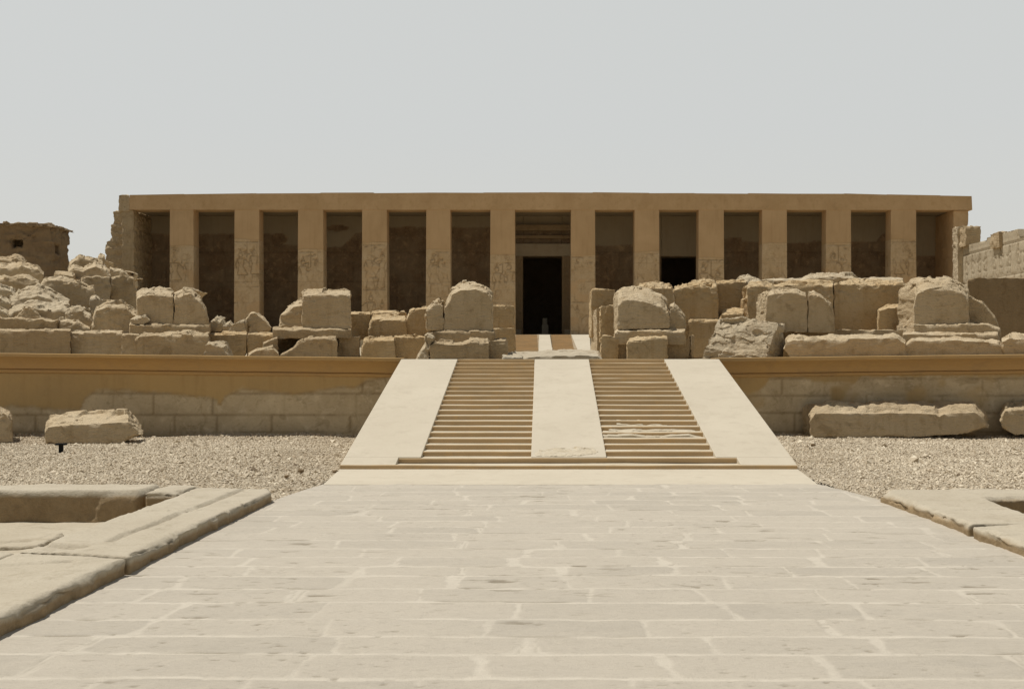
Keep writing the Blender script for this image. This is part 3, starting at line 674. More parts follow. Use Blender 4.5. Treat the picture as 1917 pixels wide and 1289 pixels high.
# doorway frame: pale replaced lintel, jambs, cornice above
dw = bm_obj('doorway', boxes_bm([(bX(958), BD-.30, bZ(480), bX(1074), BD-.035, bZ(457))]), M_greyw, tp_, .02)
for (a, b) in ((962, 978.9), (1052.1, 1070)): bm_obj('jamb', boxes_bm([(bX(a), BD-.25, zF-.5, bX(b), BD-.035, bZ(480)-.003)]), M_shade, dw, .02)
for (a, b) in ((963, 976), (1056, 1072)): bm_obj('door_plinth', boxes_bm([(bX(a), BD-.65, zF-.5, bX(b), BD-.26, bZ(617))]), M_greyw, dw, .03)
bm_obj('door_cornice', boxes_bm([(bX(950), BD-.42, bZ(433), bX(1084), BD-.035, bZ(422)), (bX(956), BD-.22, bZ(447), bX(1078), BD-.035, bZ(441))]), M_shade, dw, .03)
bm_obj('inner_pale_object', boxes_bm([(bX(1014), BD+3.2, zF-.1, bX(1027), BD+3.7, bZ(604)), (bX(1016), BD+3.25, bZ(604)+.003, bX(1025), BD+3.65, bZ(591))]), M_ramp, tp_, .03)  # pale object of unknown kind inside the doorway
bm_obj('portico_floor', boxes_bm([(PX(228, FD), FD-1.6, zF-1.2, PX(1812, FD), FD+20, zF-.02)]), M_slab, tp_, .05)

# ------------------------------------------------------------------ side walls of the second court, far left mud-brick house
cw = thing('court_wall', 'sunlit side wall with carved figures and stepped top at the right end of the portico', 'wall', (24.0, 60, 2.6))
def side_panel():
    # inner face of a wall running towards the viewer, at x = 23.95
    x0 = 23.95; ys = lin(40, 65.9, .07); zs = lin(2.4, 9.0, .07); Y, Z = np.meshgrid(ys, zs); y = Y.ravel(); z = Z.ravel()
    rp = random.Random(4); g = np.zeros(len(y)); d = np.full(len(y), 9.)
    for row in (4.9, 6.45):
        c = 40.6
        while c < 65.5:
            for st_ in figure(c, row, 1.25, rp.choice((-1, 1))):
                for a, b in zip(st_[:-1], st_[1:]):
                    k = np.abs(y-c) < 1.2; d[k] = np.minimum(d[k], seg_dist(y[k], z[k], a, b))
            c += rp.uniform(.8, 1.15)
    for zz in (4.8, 6.35, 7.95): d = np.minimum(d, np.abs(z-zz-.03*n2(y, z, 1, 2, 5)))
    g = (1-sstep(.015, .06, d))*(z < 8.0); j, ti = courses(y, z, [2, 3.2, 4.3, 5.4, 6.5, 7.5, 8.2, 9.6], 12, 1.2, 2.4, .025)
    h = .05*g+.02*j+.03*n2(y, z, 1.5, 3, 9)
    nx, nz = len(ys), len(zs); i = np.arange(nx*nz).reshape(nz, nx); f = np.stack([i[:-1, :-1], i[1:, :-1], i[1:, 1:], i[:-1, 1:]], -1).reshape(-1, 4)
    # cut the top into uneven steps
    top = np.interp(ys, [40, 52, 57, 57.02, 61.0, 61.02, 65.9], [7.4, 7.7, 8.15, 8.55, 8.55, 8.42, 8.55])
    Zt = np.minimum(Z, top[None, :]+0*Z).ravel()
    v = np.stack([x0+h, y, Zt], 1); ring = np.concatenate([i[0, :], i[1:, -1], i[-1, -2::-1], i[-2:0:-1, 0]]); nb = len(ring); b0 = len(v)
    vb = v[ring].copy(); vb[:, 0] = x0+1.1
    f2 = np.stack([ring, np.roll(ring, -1), b0+np.roll(np.arange(nb), -1), b0+np.arange(nb)], -1)
    m = mesh_np('wall_face', np.concatenate([v, vb])-np.array(cw.location), np.concatenate([f, f2]), True,
                {'stone': np.ones(len(v)+nb), 'groove': np.concatenate([np.clip(g*.6+j*.4, 0, 1), np.zeros(nb)])})
    sm = np.ones(len(m.polygons), bool); sm[len(f):] = False; m.polygons.foreach_set('use_smooth', sm)
    link('wall_face', m, M_pillar2, cw)
M_pillar2 = mat_two('pale_carved_wall', (.47, .40, .29), (.47, .40, .29), (.49, .42, .30), (.45, .375, .26), (.41, .33, .22), .7)
side_panel()
block('', [(1795, 640), (1792, 424), (1806, 422), (1808, 455), (1808, 640)], 64.5, .8, M_pale, rough=.03, top=.05, vox=.07, name='wall_end', parent=cw, taper=False )
block('', [(1807.5, 460), (1807.5, 423), (1836, 424), (1836, 460)], 63.6, 1.2, M_dark, rough=.04, top=.06, vox=.06, name='top_block', parent=cw, taper=False )
block('', [(1871, 462), (1870, 434), (1885, 432), (1901, 434), (1902, 462)], 59.0, 1.2, M_dark, rough=.04, top=.06, vox=.06, name='top_block', parent=cw, taper=False )
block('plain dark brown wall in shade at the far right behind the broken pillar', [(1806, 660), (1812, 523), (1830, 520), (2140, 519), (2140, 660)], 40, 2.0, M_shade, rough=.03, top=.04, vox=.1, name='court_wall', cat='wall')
mh = thing('mud_brick_house', 'dark mud brick hut with two small window holes at the far left', 'hut', (-29, 61, 5.5))
# house body built round the two window openings
hx = lambda p: PX(p, 60.0); hz = lambda q: PZ(q, 60.0)
hb = []
XR = hx(97)
bm = boxes_bm([(hx(-190), 60.02, hz(560), hx(20), 62.3, hz(418)), (hx(20), 60.02, hz(560), hx(41), 62.3, hz(463)), (hx(20), 60.02, hz(446), hx(41), 62.3, hz(418)), (hx(41), 60.02, hz(560), XR-.5, 62.3, hz(418)),
               (hx(20), 60.9, hz(463), hx(41), 62.3, hz(446)), (XR-.5, 60.02, hz(560), XR, 60.45, hz(418)), (XR-.5, 61.12, hz(560), XR, 62.3, hz(419)), (XR-.5, 60.45, hz(560), XR, 61.12, hz(472)), (XR-.5, 60.45, hz(454), XR, 61.12, hz(418))])
m = remesh(bm, .09); erode(m, .10, .12, 77, 1.2, .4, .06); m.vertices.foreach_set('co', (np.array([v.co for v in m.vertices])-np.array(mh.location)).astype(np.float32).ravel()); m.update()
link('wall', m, M_mud, mh)
# reed-and-mud roof edge
block('', [(-190, 421), (-190, 412), (-60, 413), (0, 416), (12, 415), (20, 418), (40, 416), (60, 418), (80, 418), (98, 420), (99, 424), (40, 422)], 59.8, 2.7, M_mud, rough=.09, top=.10, vox=.07, name='roof', parent=mh, frontflat=0, taper=False)

# ------------------------------------------------------------------ ruined first portico on the terrace: left of the stairs
G1, G2, G3, G4, G5, G6 = 'base course blocks along the terrace edge', 'stumps of broken square pillars', 'tumbled blocks in the left rubble', 'loose rubble between the stumps', 'ruined court wall blocks', 'fallen blocks on the gravel'
B = block
# base course
B('long carved block at far left of the terrace edge, flat top', (-60, 616, 131, 676), 28.0, 1.5, M_dark, ch=3, group=G1)
B('carved ochre block between the far left long block and the stepped grey block', (133, 619, 230, 676), 28.2, 1.4, M_block, ch=3, group=G1)
B('narrow recessed block at the left shoulder of the grey stump base', (226, 622, 262, 676), 27.95, 1.2, M_block, ch=3, group=G1)
B('grey base block with ragged pale upper edge under the domed left stump', [(254, 676), (253, 633), (262, 624), (300, 622), (345, 621), (392, 622), (391, 676)], 27.8, 1.5, M_dark, ch=5, top=.09, group=G1)
B('flat plinth slab under the domed left pillar stump', (242, 606, 393, 626), 28.3, 1.7, M_dark, ch=3, top=.05, group=G2, name='plinth_slab', cat='plinth')
B('big squared left half of the stump split by a dark crack', [(257, 610), (256, 560), (257, 546), (266, 540), (300, 538), (323, 541), (325, 570), (324, 610)], 28.6, 1.4, M_block, ch=14, chd=.7, top=.12, group=G2, name='pillar_stump', cat='pillar stump', edge=.04)
B('domed right half of the cracked stump, sloping down to the right', [(327, 610), (327, 548), (343, 541), (358, 542), (375, 553), (386, 575), (392, 609)], 28.6, 1.4, M_block, ch=10, chd=.7, top=.14, group=G2, name='pillar_stump', cat='pillar stump', edge=.04)
B('small flat rubble stone at the left foot of the cracked stump', [(243, 608), (244, 598), (258, 590), (272, 588), (280, 596), (268, 607)], 28.35, .6, M_pale, ch=4, top=.04, rough=.05, group=G4, name='rubble_stone', cat='stone')
B('ochre carved block left of centre under the pale triangular rubble', [(392, 676), (392, 622), (462, 622), (461, 660), (452, 676)], 28.6, 1.2, M_ochre, ch=4, group=G1)
B('ochre carved block beside the eroded stump base, under the tilted slab', [(462, 676), (464, 622), (517, 624), (517, 676)], 28.65, 1.2, M_ochre, ch=4, group=G1)
B('small pale cube-like fragment with lit left side on the terrace edge', [(381, 672), (384, 642), (398, 640), (418, 646), (428, 672)], 27.4, .8, M_pale, ch=4, rough=.03, group=G4, name='rubble_stone', cat='stone', shear=.15)
B('low rounded fragment lying before the ochre block on the terrace edge', [(465, 672), (467, 660), (480, 653), (510, 649), (520, 658), (522, 672)], 27.4, .6, M_block, ch=4, rough=.04, group=G4, name='rubble_stone', cat='stone')
# rubble on top
for lab, poly, d in (('dark jagged rubble stone just right of the domed stump', [(392, 620), (393, 600), (403, 592), (413, 597), (421, 612), (414, 620)], 29.3),
                     ('tiny rounded rubble stone left of the pale triangular one', [(416, 620), (418, 605), (428, 601), (434, 608), (432, 620)], 29.2),
                     ('pale triangular rubble stone catching the sun', [(428, 620), (431, 610), (447, 598), (457, 596), (461, 606), (460, 620)], 29.1)):
    B(lab, poly, d, .6, M_pale, ch=5, chd=.4, rough=.04, top=.04, sc=2.5, group=G4, name='rubble_stone', cat='stone', shear=.1)
B('flat grey slab leaning at a tilt behind the pale triangular stone', [(457, 600), (470, 584), (477, 583), (508, 612), (505, 618), (484, 621)], 29.4, .7, M_block, rough=.02, top=.03, group=G4, name='rubble_slab', cat='stone slab', ch=3)
# second stump
B('thin plinth slab under the single square stump, left of the stairs', (512, 613, 658, 634), 28.35, 1.8, M_dark, ch=4, top=.04, group=G2, name='plinth_slab', cat='plinth')
B('square box-like pillar stump standing alone with flat top', [(566, 615), (566, 560), (568, 544), (600, 542), (640, 542), (655, 545), (656, 580), (656, 615)], 28.6, 1.5, M_block, ch=10, chd=.6, top=.06, group=G2, name='pillar_stump', cat='pillar stump')
B('rounded eroded stone leaning against the left side of the square stump', [(526, 614), (526, 590), (535, 575), (550, 563), (567, 560), (567, 614)], 29.0, 1.0, M_block, ch=12, chd=.7, top=.13, rough=.05, group=G2, name='pillar_stump', cat='pillar stump', frontflat=.4)
B('grey base block with sloping broken left side under the square stump', [(522, 676), (524, 664), (545, 650), (562, 634), (580, 629), (628, 629), (632, 640), (631, 676)], 27.8, 1.4, M_dark, ch=5, top=.10, group=G1)
B('dark upright base block right of the broken sloping base, in shade', (633, 629, 674, 676), 28.5, 1.2, M_dark, group=G1)
B('low shaded course block behind the eroded base of the square stump', (508, 634, 650, 676), 29.4, 1.0, M_dark, group=G1)
B('tall narrow grey stone behind the broken sloping base block', [(494, 676), (493, 640), (512, 630), (520, 628), (521, 676)], 28.1, .8, M_dark, ch=4, top=.05, group=G1)
B('ochre base block with chipped left corner near the left pillar group', [(674, 676), (677, 655), (682, 634), (700, 631), (738, 632), (741, 676)], 28.25, 1.3, M_ochre, ch=5, top=.07, group=G1)
B('wide ochre base block between the chipped block and tall stump', (739, 628, 806, 676), 28.5, 1.3, M_ochre, ch=3, group=G1)
B('low squared ochre block right behind the square stump', (656, 584, 692, 634), 30.2, 1.2, M_ochre, ch=5, group=G5)
B('low ochre block with rough pale sloping top between the two stumps', [(690, 634), (690, 600), (696, 585), (730, 584), (758, 585), (762, 600), (761, 634)], 29.9, 1.3, M_ochre, ch=15, chd=.8, top=.16, group=G5)
B('ochre rounded-top block just left of the tall domed stump', [(757, 634), (758, 600), (767, 580), (780, 574), (800, 573), (800, 634)], 30.0, 1.2, M_ochre, ch=4, top=.05, group=G5)
# third stump
B('tall domed pillar stump left of the stairs with rough humped top', [(832, 620), (832, 575), (837, 555), (846, 537), (862, 529), (890, 527), (912, 534), (921, 548), (922, 620)], 28.5, 1.5, M_block, ch=15, chd=.8, top=.12, rough=.03, group=G2, name='pillar_stump', cat='pillar stump', edge=.04)
B('narrow broken slice standing against the left of the tall domed stump', [(800, 619), (798, 590), (799, 570), (810, 559), (824, 555), (830, 562), (831, 619)], 28.5, 1.2, M_block, ch=12, chd=.7, top=.14, rough=.04, group=G2, name='pillar_stump', cat='pillar stump', edge=.05)
B('thick shaded plinth slab under the tall domed stump', [(796, 645), (798, 622), (815, 618), (926, 617), (926, 645)], 28.3, 1.8, M_dark, ch=3, top=.04, group=G2, name='plinth_slab', cat='plinth')
B('grey base block with wavy pale upper edge beneath the tall domed stump', [(805, 680), (805, 643), (812, 636), (840, 640), (865, 640), (880, 635), (914, 637), (915, 680)], 27.7, 1.3, M_dark, ch=6, top=.08, group=G1)
B('ragged splintered pale stone sloping down left of the stump base', [(772, 680), (785, 660), (797, 640), (800, 622), (812, 628), (806, 650), (804, 680)], 27.75, .9, M_pale, ch=4, top=.10, rough=.06, group=G4, name='rubble_stone', cat='stone', frontflat=.2, edge=.06)
B('squared dark base block at the left of the stair head', [(915, 680), (915, 634), (948, 634), (951, 680)], 28.2, 1.3, M_dark, ch=3, group=G1)
B('tall smooth ochre gate block left of the stair head, upper one', (921, 572, 962, 620), 31.5, 1.3, M_ochre, group=G5, name='gate_block')
B('ochre gate block left of the stair head, lower one below the smooth block', [(922, 680), (922, 614), (964, 613), (965, 680)], 31.2, 1.5, M_ochre, group=G5, name='gate_block')

# layered stone sill behind the stair head
B('low layered pale slab lying across the stair head', [(940, 678), (948, 659), (975, 660), (1010, 657), (1050, 656), (1085, 655), (1120, 657), (1127, 664), (1127, 680)], 27.4, 3.0, M_slab, ch=10, chd=2.4, top=.05, rough=.02, name='stone_slab', cat='stone slab', frontflat=0)
B('thin cracked pale slab at the left end of the stair head', [(940, 680), (941, 663), (977, 665), (979, 680)], 27.0, .8, M_slab, ch=5, chd=.5, top=.03, name='stone_slab', cat='stone slab')

# ------------------------------------------------------------------ right of the stairs
B('tall upper gate block right of the stair head with sunlit left edge', [(1107, 630), (1107, 545), (1109, 541), (1152, 541), (1152, 630)], 33.0, 1.3, M_ochre, taper=False, group=G5, name='gate_block')
B('slim tall gate stone with sunlit left side right of the stair head', [(1117, 676), (1117, 578), (1124, 577), (1124, 676)], 30.9, 3.6, M_block, taper=False, group=G5, name='gate_block')
B('middle gate block with sunlit left edge right of the stair head', [(1124.5, 640), (1124, 575), (1126, 572), (1152, 572), (1152, 640)], 30.4, 1.2, M_ochre, taper=False, group=G5, name='gate_block')
B('low ochre base block with sunlit edge, first right of the stair head', [(1125, 680), (1125, 634), (1128, 629), (1158, 629), (1158, 680)], 28.2, 1.3, M_ochre, group=G1)
B('large rounded stump right of the stairs with smooth sunlit sloping top', [(1157, 616), (1156, 560), (1157, 545), (1164, 536), (1185, 535), (1215, 541), (1238, 549), (1248, 560), (1252, 580), (1252, 615)], 28.4, 1.6, M_block, ch=26, chd=.9, top=.04, rough=.025, group=G2, name='pillar_stump', cat='pillar stump', taper=False)
B('small broken stone filling the right side of the rounded stump', [(1254, 616), (1254, 570), (1262, 567), (1275, 580), (1282, 590), (1282, 616)], 28.7, 1.2, M_block, ch=8, top=.10, rough=.04, group=G2, name='pillar_stump', cat='pillar stump')
B('plinth slab with lit corner under the rounded stump, right of the stairs', [(1150, 645), (1150, 619), (1155, 616), (1282, 616), (1284, 645)], 28.2, 1.8, M_block, ch=4, top=.03, group=G2, name='plinth_slab', cat='plinth')
B('small base block with chipped pale corner under the rounded stump', [(1173, 680), (1173, 640), (1177, 632), (1200, 631), (1225, 629), (1249, 629), (1249, 680)], 27.6, .9, M_ochre, ch=5, top=.06, group=G1)
B('wide dark base block behind the chipped base block', (1153, 634, 1292, 680), 28.35, 1.4, M_dark, group=G1)
B('slim dark upright slab at the right end of the rounded stump base', (1293, 628, 1300, 680), 28.3, 1.0, M_dark, group=G1)
# ruined wall behind
B('weathered wall block just behind the rounded stump, ragged pale top', [(1190, 640), (1192, 545), (1197, 531), (1230, 529), (1258, 530), (1263, 545), (1263, 640)], 31.5, 1.6, M_ochre, ch=9, chd=.8, top=.16, group=G5, edge=.05)
B('carved wall block with pale broken upper right corner behind the fallen stone', [(1263, 650), (1263, 534), (1285, 527), (1320, 524), (1340, 527), (1343, 560), (1345, 580), (1346, 650)], 31.6, 1.6, M_ochre, ch=10, chd=.7, top=.15, group=G5, edge=.05)
B('recessed ochre wall block in the notch of the ruined right wall', [(1336, 660), (1338, 528), (1370, 524), (1396, 525), (1398, 660)], 32.8, 1.4, M_ochre, ch=4, top=.08, group=G5)
B('humped pale stone topping the notch in the ruined right wall', [(1345, 540), (1366, 531), (1380, 520), (1400, 515), (1418, 518), (1428, 530), (1420, 541)], 33.0, 1.5, M_pale, ch=10, chd=.6, top=.10, rough=.05, group=G5, frontflat=.2)
B('low wall block with sunlit ledge below the notch', [(1288, 670), (1290, 592), (1345, 590), (1352, 579), (1392, 575), (1396, 590), (1398, 670)], 31.2, 1.3, M_ochre, ch=10, chd=1.2, top=.06, group=G5)
B('long carved wall block with sunlit left end, right of the notch', [(1399, 670), (1399, 535), (1403, 528), (1440, 527), (1500, 526), (1560, 527), (1561, 670)], 31.3, 1.0, M_ochre, taper=False, ch=7, chd=.8, top=.14, group=G5, edge=.05)
B('reddish carved wall block left of the tall sunlit corner stump', [(1562, 670), (1562, 527), (1600, 524), (1650, 526), (1692, 526), (1694, 670)], 31.5, 2.2, M_ochre, ch=7, chd=.8, top=.13, group=G5, edge=.05)
B('thin pale slab lying along the top of the ruined right wall', [(1400, 530), (1440, 523), (1500, 520), (1512, 514), (1550, 512), (1598, 513), (1606, 520), (1660, 519), (1690, 521), (1692, 531)], 32.2, 1.6, M_pale, ch=7, chd=1.0, top=.10, rough=.04, group=G5, name='stone_slab', cat='stone slab', frontflat=.2)
B('small sunlit ledge stone at the foot of the tall corner stump', [(1640, 670), (1645, 575), (1665, 570), (1690, 569), (1692, 670)], 30.6, .8, M_ochre, ch=6, chd=.6, top=.05, group=G5)
# fallen rough block
def hull(label, pts, mat, rough, top, name, cat, group, vox=.03, sc=2.0, frontflat=0, edge=.05, seed=None):
    """a tumbled stone: the eroded convex hull of corner points (px, py, distance)"""
    SEED[0] += 1; bm = bmesh.new()
    for (px, py, d) in pts: bm.verts.new((PX(px, d), d, PZ(py, d)))
    r = bmesh.ops.convex_hull(bm, input=bm.verts[:]); bmesh.ops.delete(bm, geom=[g for g in r['geom_interior'] if isinstance(g, bmesh.types.BMVert)], context='VERTS')
    bmesh.ops.triangulate(bm, faces=bm.faces[:]); bmesh.ops.recalc_face_normals(bm, faces=bm.faces[:])
    m = remesh(bm, vox, True); erode(m, rough, top, SEED[0], sc, frontflat, edge); m.name = name
    co = np.empty(len(m.vertices)*3, np.float32); m.vertices.foreach_get('co', co); co = co.reshape(-1, 3)
    c = np.array([co[:, 0].mean(), co[:, 1].mean(), co[:, 2].min()], np.float32); m.vertices.foreach_set('co', (co-c).ravel()); m.update()
    o = link(name, m, mat); o.location = c.tolist(); return tag(o, label, cat, group)
hull('big fallen block tilted on the terrace edge with rough pale broken face', [(1314, 674, 27.35), (1320, 648, 27.4), (1346, 598, 28.05), (1400, 594, 28.1), (1436, 600, 28.05), (1458, 604, 28.1), (1432, 676, 27.3), (1472, 609, 28.7), (1464, 674, 28.3), (1340, 674, 28.9), (1360, 604, 29.0), (1440, 606, 29.0)],
     M_pale, .05, .012, 'fallen_block', 'stone block', G5, vox=.024, sc=1.5)
# fifth stump
B('domed stump left half with sunlit side, standing before the long right wall', [(1434, 622), (1434, 560), (1437, 546), (1448, 541), (1490, 540), (1508, 547), (1511, 560), (1511, 622)], 28.8, 1.3, M_block, taper=False, ch=8, chd=.5, top=.08, group=G2, name='pillar_stump', cat='pillar stump')
B('domed stump right half curving down to the right before the long wall', [(1513, 622), (1513, 546), (1525, 544), (1543, 552), (1555, 566), (1561, 585), (1561, 622)], 28.8, 1.4, M_block, ch=7, chd=.5, top=.10, group=G2, name='pillar_stump', cat='pillar stump')
B('shaded plinth slab under the two part domed stump on the right', (1400, 617, 1690, 642), 29.2, 1.6, M_dark, group=G2, name='plinth_slab', cat='plinth')
B('long rounded beam on the right terrace edge with pale flat top', [(1469, 652), (1472, 632), (1485, 628), (1560, 627), (1640, 625), (1680, 626), (1694, 636), (1695, 672), (1500, 674), (1480, 668)], 27.3, 1.1, M_block, ch=8, chd=.7, top=.05, rough=.04, group=G1, name='stone_beam', cat='stone beam')
B('long low beam beside the rounded one at right, straight top edge', [(1694, 676), (1696, 641), (1706, 633), (1780, 632), (1870, 636), (1882, 650), (1880, 676)], 27.4, 1.1, M_block, ch=5, chd=.6, top=.04, group=G1, name='stone_beam', cat='stone beam')
B('dark round-ended boulder at the far right end of the terrace edge', [(1875, 655), (1876, 632), (1890, 626), (1930, 625), (1990, 628), (1990, 676), (1900, 676), (1882, 666)], 27.35, 1.0, M_block, ch=8, chd=.6, top=.07, rough=.05, group=G1, name='boulder', cat='boulder')
# corner stump
B('tall corner stump at right with sunlit left side and rough pale top', [(1711, 610), (1711, 560), (1712, 540), (1718, 526), (1735, 518), (1775, 516), (1800, 524), (1812, 540), (1815, 610)], 29.0, 1.35, M_block, taper=False, ch=24, chd=.8, top=.13, rough=.03, group=G2, name='pillar_stump', cat='pillar stump')
B('stepped dark stone sloping down right of the tall corner stump', [(1812, 640), (1812, 552), (1840, 565), (1862, 590), (1870, 612), (1871, 640)], 29.6, 1.5, M_dark, ch=4, top=.06, group=G2, name='pillar_stump', cat='pillar stump')
B('plinth slab with sunlit left end under the tall corner stump', [(1711, 632), (1711, 606), (1800, 605), (1850, 606), (1872, 614), (1874, 632)], 28.8, 1.4, M_block, ch=2, group=G2, name='plinth_slab', cat='plinth', taper=False)
B('low plinth course beneath the corner stump with thin lit edge', [(1688, 650), (1690, 622), (1780, 621), (1868, 622), (1872, 650)], 28.4, 2.0, M_block, ch=4, top=.03, group=G2, name='plinth_slab', cat='plinth')

# ------------------------------------------------------------------ rubble heap at the left
L = [('low course block at the far left just above the base course', [(-60, 626), (-60, 596), (0, 594), (60, 596), (109, 597), (109, 626)], 29.6, M_dark, 2, .04),
     ('low course block right of the far left course, under the sloping stones', [(110, 626), (110, 597), (125, 596), (150, 602), (168, 612), (172, 626)], 29.7, M_block, 4, .06),
     ('arched mound-shaped block with rough pale crown', [(170, 628), (173, 590), (182, 573), (200, 564), (222, 562), (245, 570), (257, 582), (258, 628)], 29.6, M_block, 9, .12),
     ('dark arched stone with hollow side at far left', [(32, 604), (34, 585), (45, 572), (60, 570), (70, 580), (78, 596), (80, 604)], 30.2, M_block, 5, .08),
     ('stone with broad pale sunlit sloping top on the left heap', [(10, 600), (14, 580), (30, 569), (70, 566), (105, 567), (128, 572), (135, 590), (138, 604)], 30.8, M_pale, 10, .10),
     ('eroded stone sloping to the right beside the pale topped one', [(118, 606), (122, 580), (135, 573), (152, 576), (168, 588), (172, 600), (165, 608)], 30.5, M_pale, 7, .10),
     ('small round pale stone at the left edge of the heap', [(-30, 600), (-20, 580), (0, 575), (14, 580), (20, 592), (18, 604)], 30.3, M_pale, 6, .07),
     ('large stone with rough bright slope at the upper left of the heap', [(10, 572), (20, 552), (35, 540), (70, 533), (95, 540), (115, 552), (129, 563), (125, 572)], 32.0, M_pale, 18, .14),
     ('rounded pale stone at far left above the small round one', [(-40, 580), (-20, 555), (2, 552), (18, 560), (22, 576)], 31.6, M_pale, 7, .08),
     ('flat bedded stone left behind the bright sloping one', [(-40, 562), (-30, 535), (0, 530), (22, 536), (30, 545), (30, 562)], 33.0, M_pale, 8, .09),
     ('long flat slab at the upper left of the heap', [(-40, 542), (-40, 520), (0, 516), (30, 514), (60, 517), (74, 525), (76, 542)], 35.0, M_block, 5, .07),
     ('squared brown block with dark joint on the left heap', [(72, 572), (76, 530), (84, 519), (100, 517), (130, 520), (155, 528), (176, 534), (176, 588), (110, 590)], 34.0, M_block, 6, .09),
     ('small bright stone perched before the tall left wall block', [(167, 565), (169, 555), (178, 550), (186, 557), (184, 565)], 33.0, M_pale, 4, .04),
     ('tall plain wall block at the back of the left heap', [(150, 600), (152, 519), (180, 516), (206, 517), (208, 600)], 38.0, M_block, 2, .05),
     ('tall shaded wall block next to the temple end wall', [(207, 610), (207, 518), (230, 514), (250, 520), (258, 560), (258, 610)], 38.2, M_dark, 2, .05),
     ('eroded pale slab lying on the tall plain wall block', [(125, 522), (128, 500), (138, 495), (155, 500), (165, 497), (180, 493), (200, 497), (207, 505), (206, 518), (160, 520)], 38.6, M_block, 7, .10),
     ('flat stone on the shaded wall block near the temple end', [(205, 522), (206, 500), (225, 502), (238, 508), (243, 522)], 38.8, M_block, 3, .025),
     ('low stone at the back of the left heap beside the eroded slab', [(100, 522), (103, 511), (120, 508), (140, 512), (142, 524)], 37.5, M_block, 4, .06),
     ('pale flat stone below the gap between hut and temple', [(128, 505), (131, 490), (145, 478), (170, 480), (192, 486), (195, 505)], 46.0, M_block, 6, .10),
     ('rough stone against the ragged left end of the temple', [(176, 505), (180, 484), (188, 472), (196, 476), (197, 505)], 52.0, M_block, 5, .08),
     ('layered broken stone in front of the mud brick hut', [(-60, 520), (-50, 495), (0, 495), (40, 492), (70, 497), (82, 508), (78, 524)], 47.0, M_block, 7, .16),
     ('dark rounded stone behind the layered one below the hut window', [(-50, 500), (-40, 484), (10, 480), (40, 478), (48, 486), (46, 500)], 52.0, M_dark, 6, .12)]
for lab, poly, d, mt, ch, top in L:
    y0 = max(p[1] for p in poly); poly = [(px, py+(22 if py > y0-6 else 0)) for px, py in poly]
    rs_ = random.Random(int(d*1000)+len(lab)); q = []
    for i_ in range(len(poly)):                            # break up the outline
        (ax, ay), (bx_, by_) = poly[i_], poly[(i_+1) % len(poly)]; k_ = max(1, int(math.hypot(bx_-ax, by_-ay)/9))
        for j_ in range(k_):
            f_ = j_/k_; q.append((ax+(bx_-ax)*f_+rs_.uniform(-1.6, 1.6), ay+(by_-ay)*f_+rs_.uniform(-2.2, 2.2)))
    B(lab, q, d, 1.5 if d < 36 else 2.2, mt, ch=ch*1.15, chd=.9, rough=.045, top=top*.8, group=G3, name='rubble_block', cat='stone block', frontflat=.5, edge=.05)

# ------------------------------------------------------------------ gravel court: fallen blocks, floor light, stray stones
B('fallen block lying on the left gravel with pointed right end and pale top', [(86, 826), (85, 790), (90, 780), (130, 775), (180, 774), (222, 771), (240, 770), (256, 786), (266, 800), (262, 812), (226, 829), (170, 833), (110, 832)], 24.4, 1.1, M_block, ch=20, chd=.75, rough=.04, top=.05, group=G6, name='fallen_block', cat='stone block', sc=1.4)
B('fallen block cut off by the left edge of the photo, on the gravel', [(-60, 830), (-60, 766), (0, 764), (18, 772), (22, 780), (23, 826)], 24.9, 1.2, M_block, ch=8, chd=.6, rough=.03, top=.05, group=G6, name='fallen_block', cat='stone block')
B('long fallen beam before the right terrace wall with rough pale top', [(1518, 818), (1516, 790), (1518, 765), (1526, 754), (1600, 754), (1680, 753), (1750, 755), (1758, 760), (1775, 752), (1825, 752), (1842, 765), (1851, 785), (1846, 800), (1800, 812), (1700, 817), (1600, 820)], 26.0, .75, M_block, ch=20, chd=.45, rough=.035, top=.055, group=G6, name='fallen_beam', cat='stone beam', sc=2.0, taper=False, edge=.04)
B('short fallen stone cut off by the right edge of the photo', [(1876, 800), (1872, 775), (1882, 756), (1910, 752), (1990, 755), (1990, 812), (1900, 812)], 26.1, .75, M_block, ch=14, chd=.45, rough=.04, top=.06, group=G6, name='fallen_beam', cat='stone beam', sc=2.0)
for (px, py, r, lab) in ((563, 883, .055, 'dark pebble alone on the left gravel nearest the ramp'), (536, 893, .045, 'dark pebble on the left gravel, farther from the ramp'), (1522, 834, .06, 'dark pebble on the gravel below the long right beam'), (628, 884, .05, 'small brown stone touching the left foot of the stairs')):
    d = EYE*F/(py-HY); bm = bmesh.new(); bmesh.ops.create_icosphere(bm, subdivisions=3, radius=r*.62)
    for v in bm.verts:
        k = 1+.35*(fbm(np.array([v.co*14+Vector((px, 0, 0))]), 1, 2, 3)[0]); v.co = Vector((v.co.x*1.4*k, v.co.y*k, v.co.z*.85*k))
    m = bpy.data.meshes.new('pebble'); bm.to_mesh(m); bm.free(); o = link('pebble', m, M_mud); o.location = (PX(px, d), d, r*.35)
    tag(o, lab, 'pebble', 'dark stones on the gravel')
# floor floodlight
d = EYE*F/(845-HY); fx = PX(114, d)
fl = thing('floodlight', 'small black floodlight on a short post on the left gravel', 'floodlight', (fx, d, 0))
bm_obj('post', boxes_bm([(fx-.035, d-.03, -.05, fx+.04, d+.03, .125)]), M_black, fl, .006)
bm_obj('lamp_head', boxes_bm([(fx-.09, d-.07, .127, fx+.10, d+.07, .165)]), M_black, fl, .012)

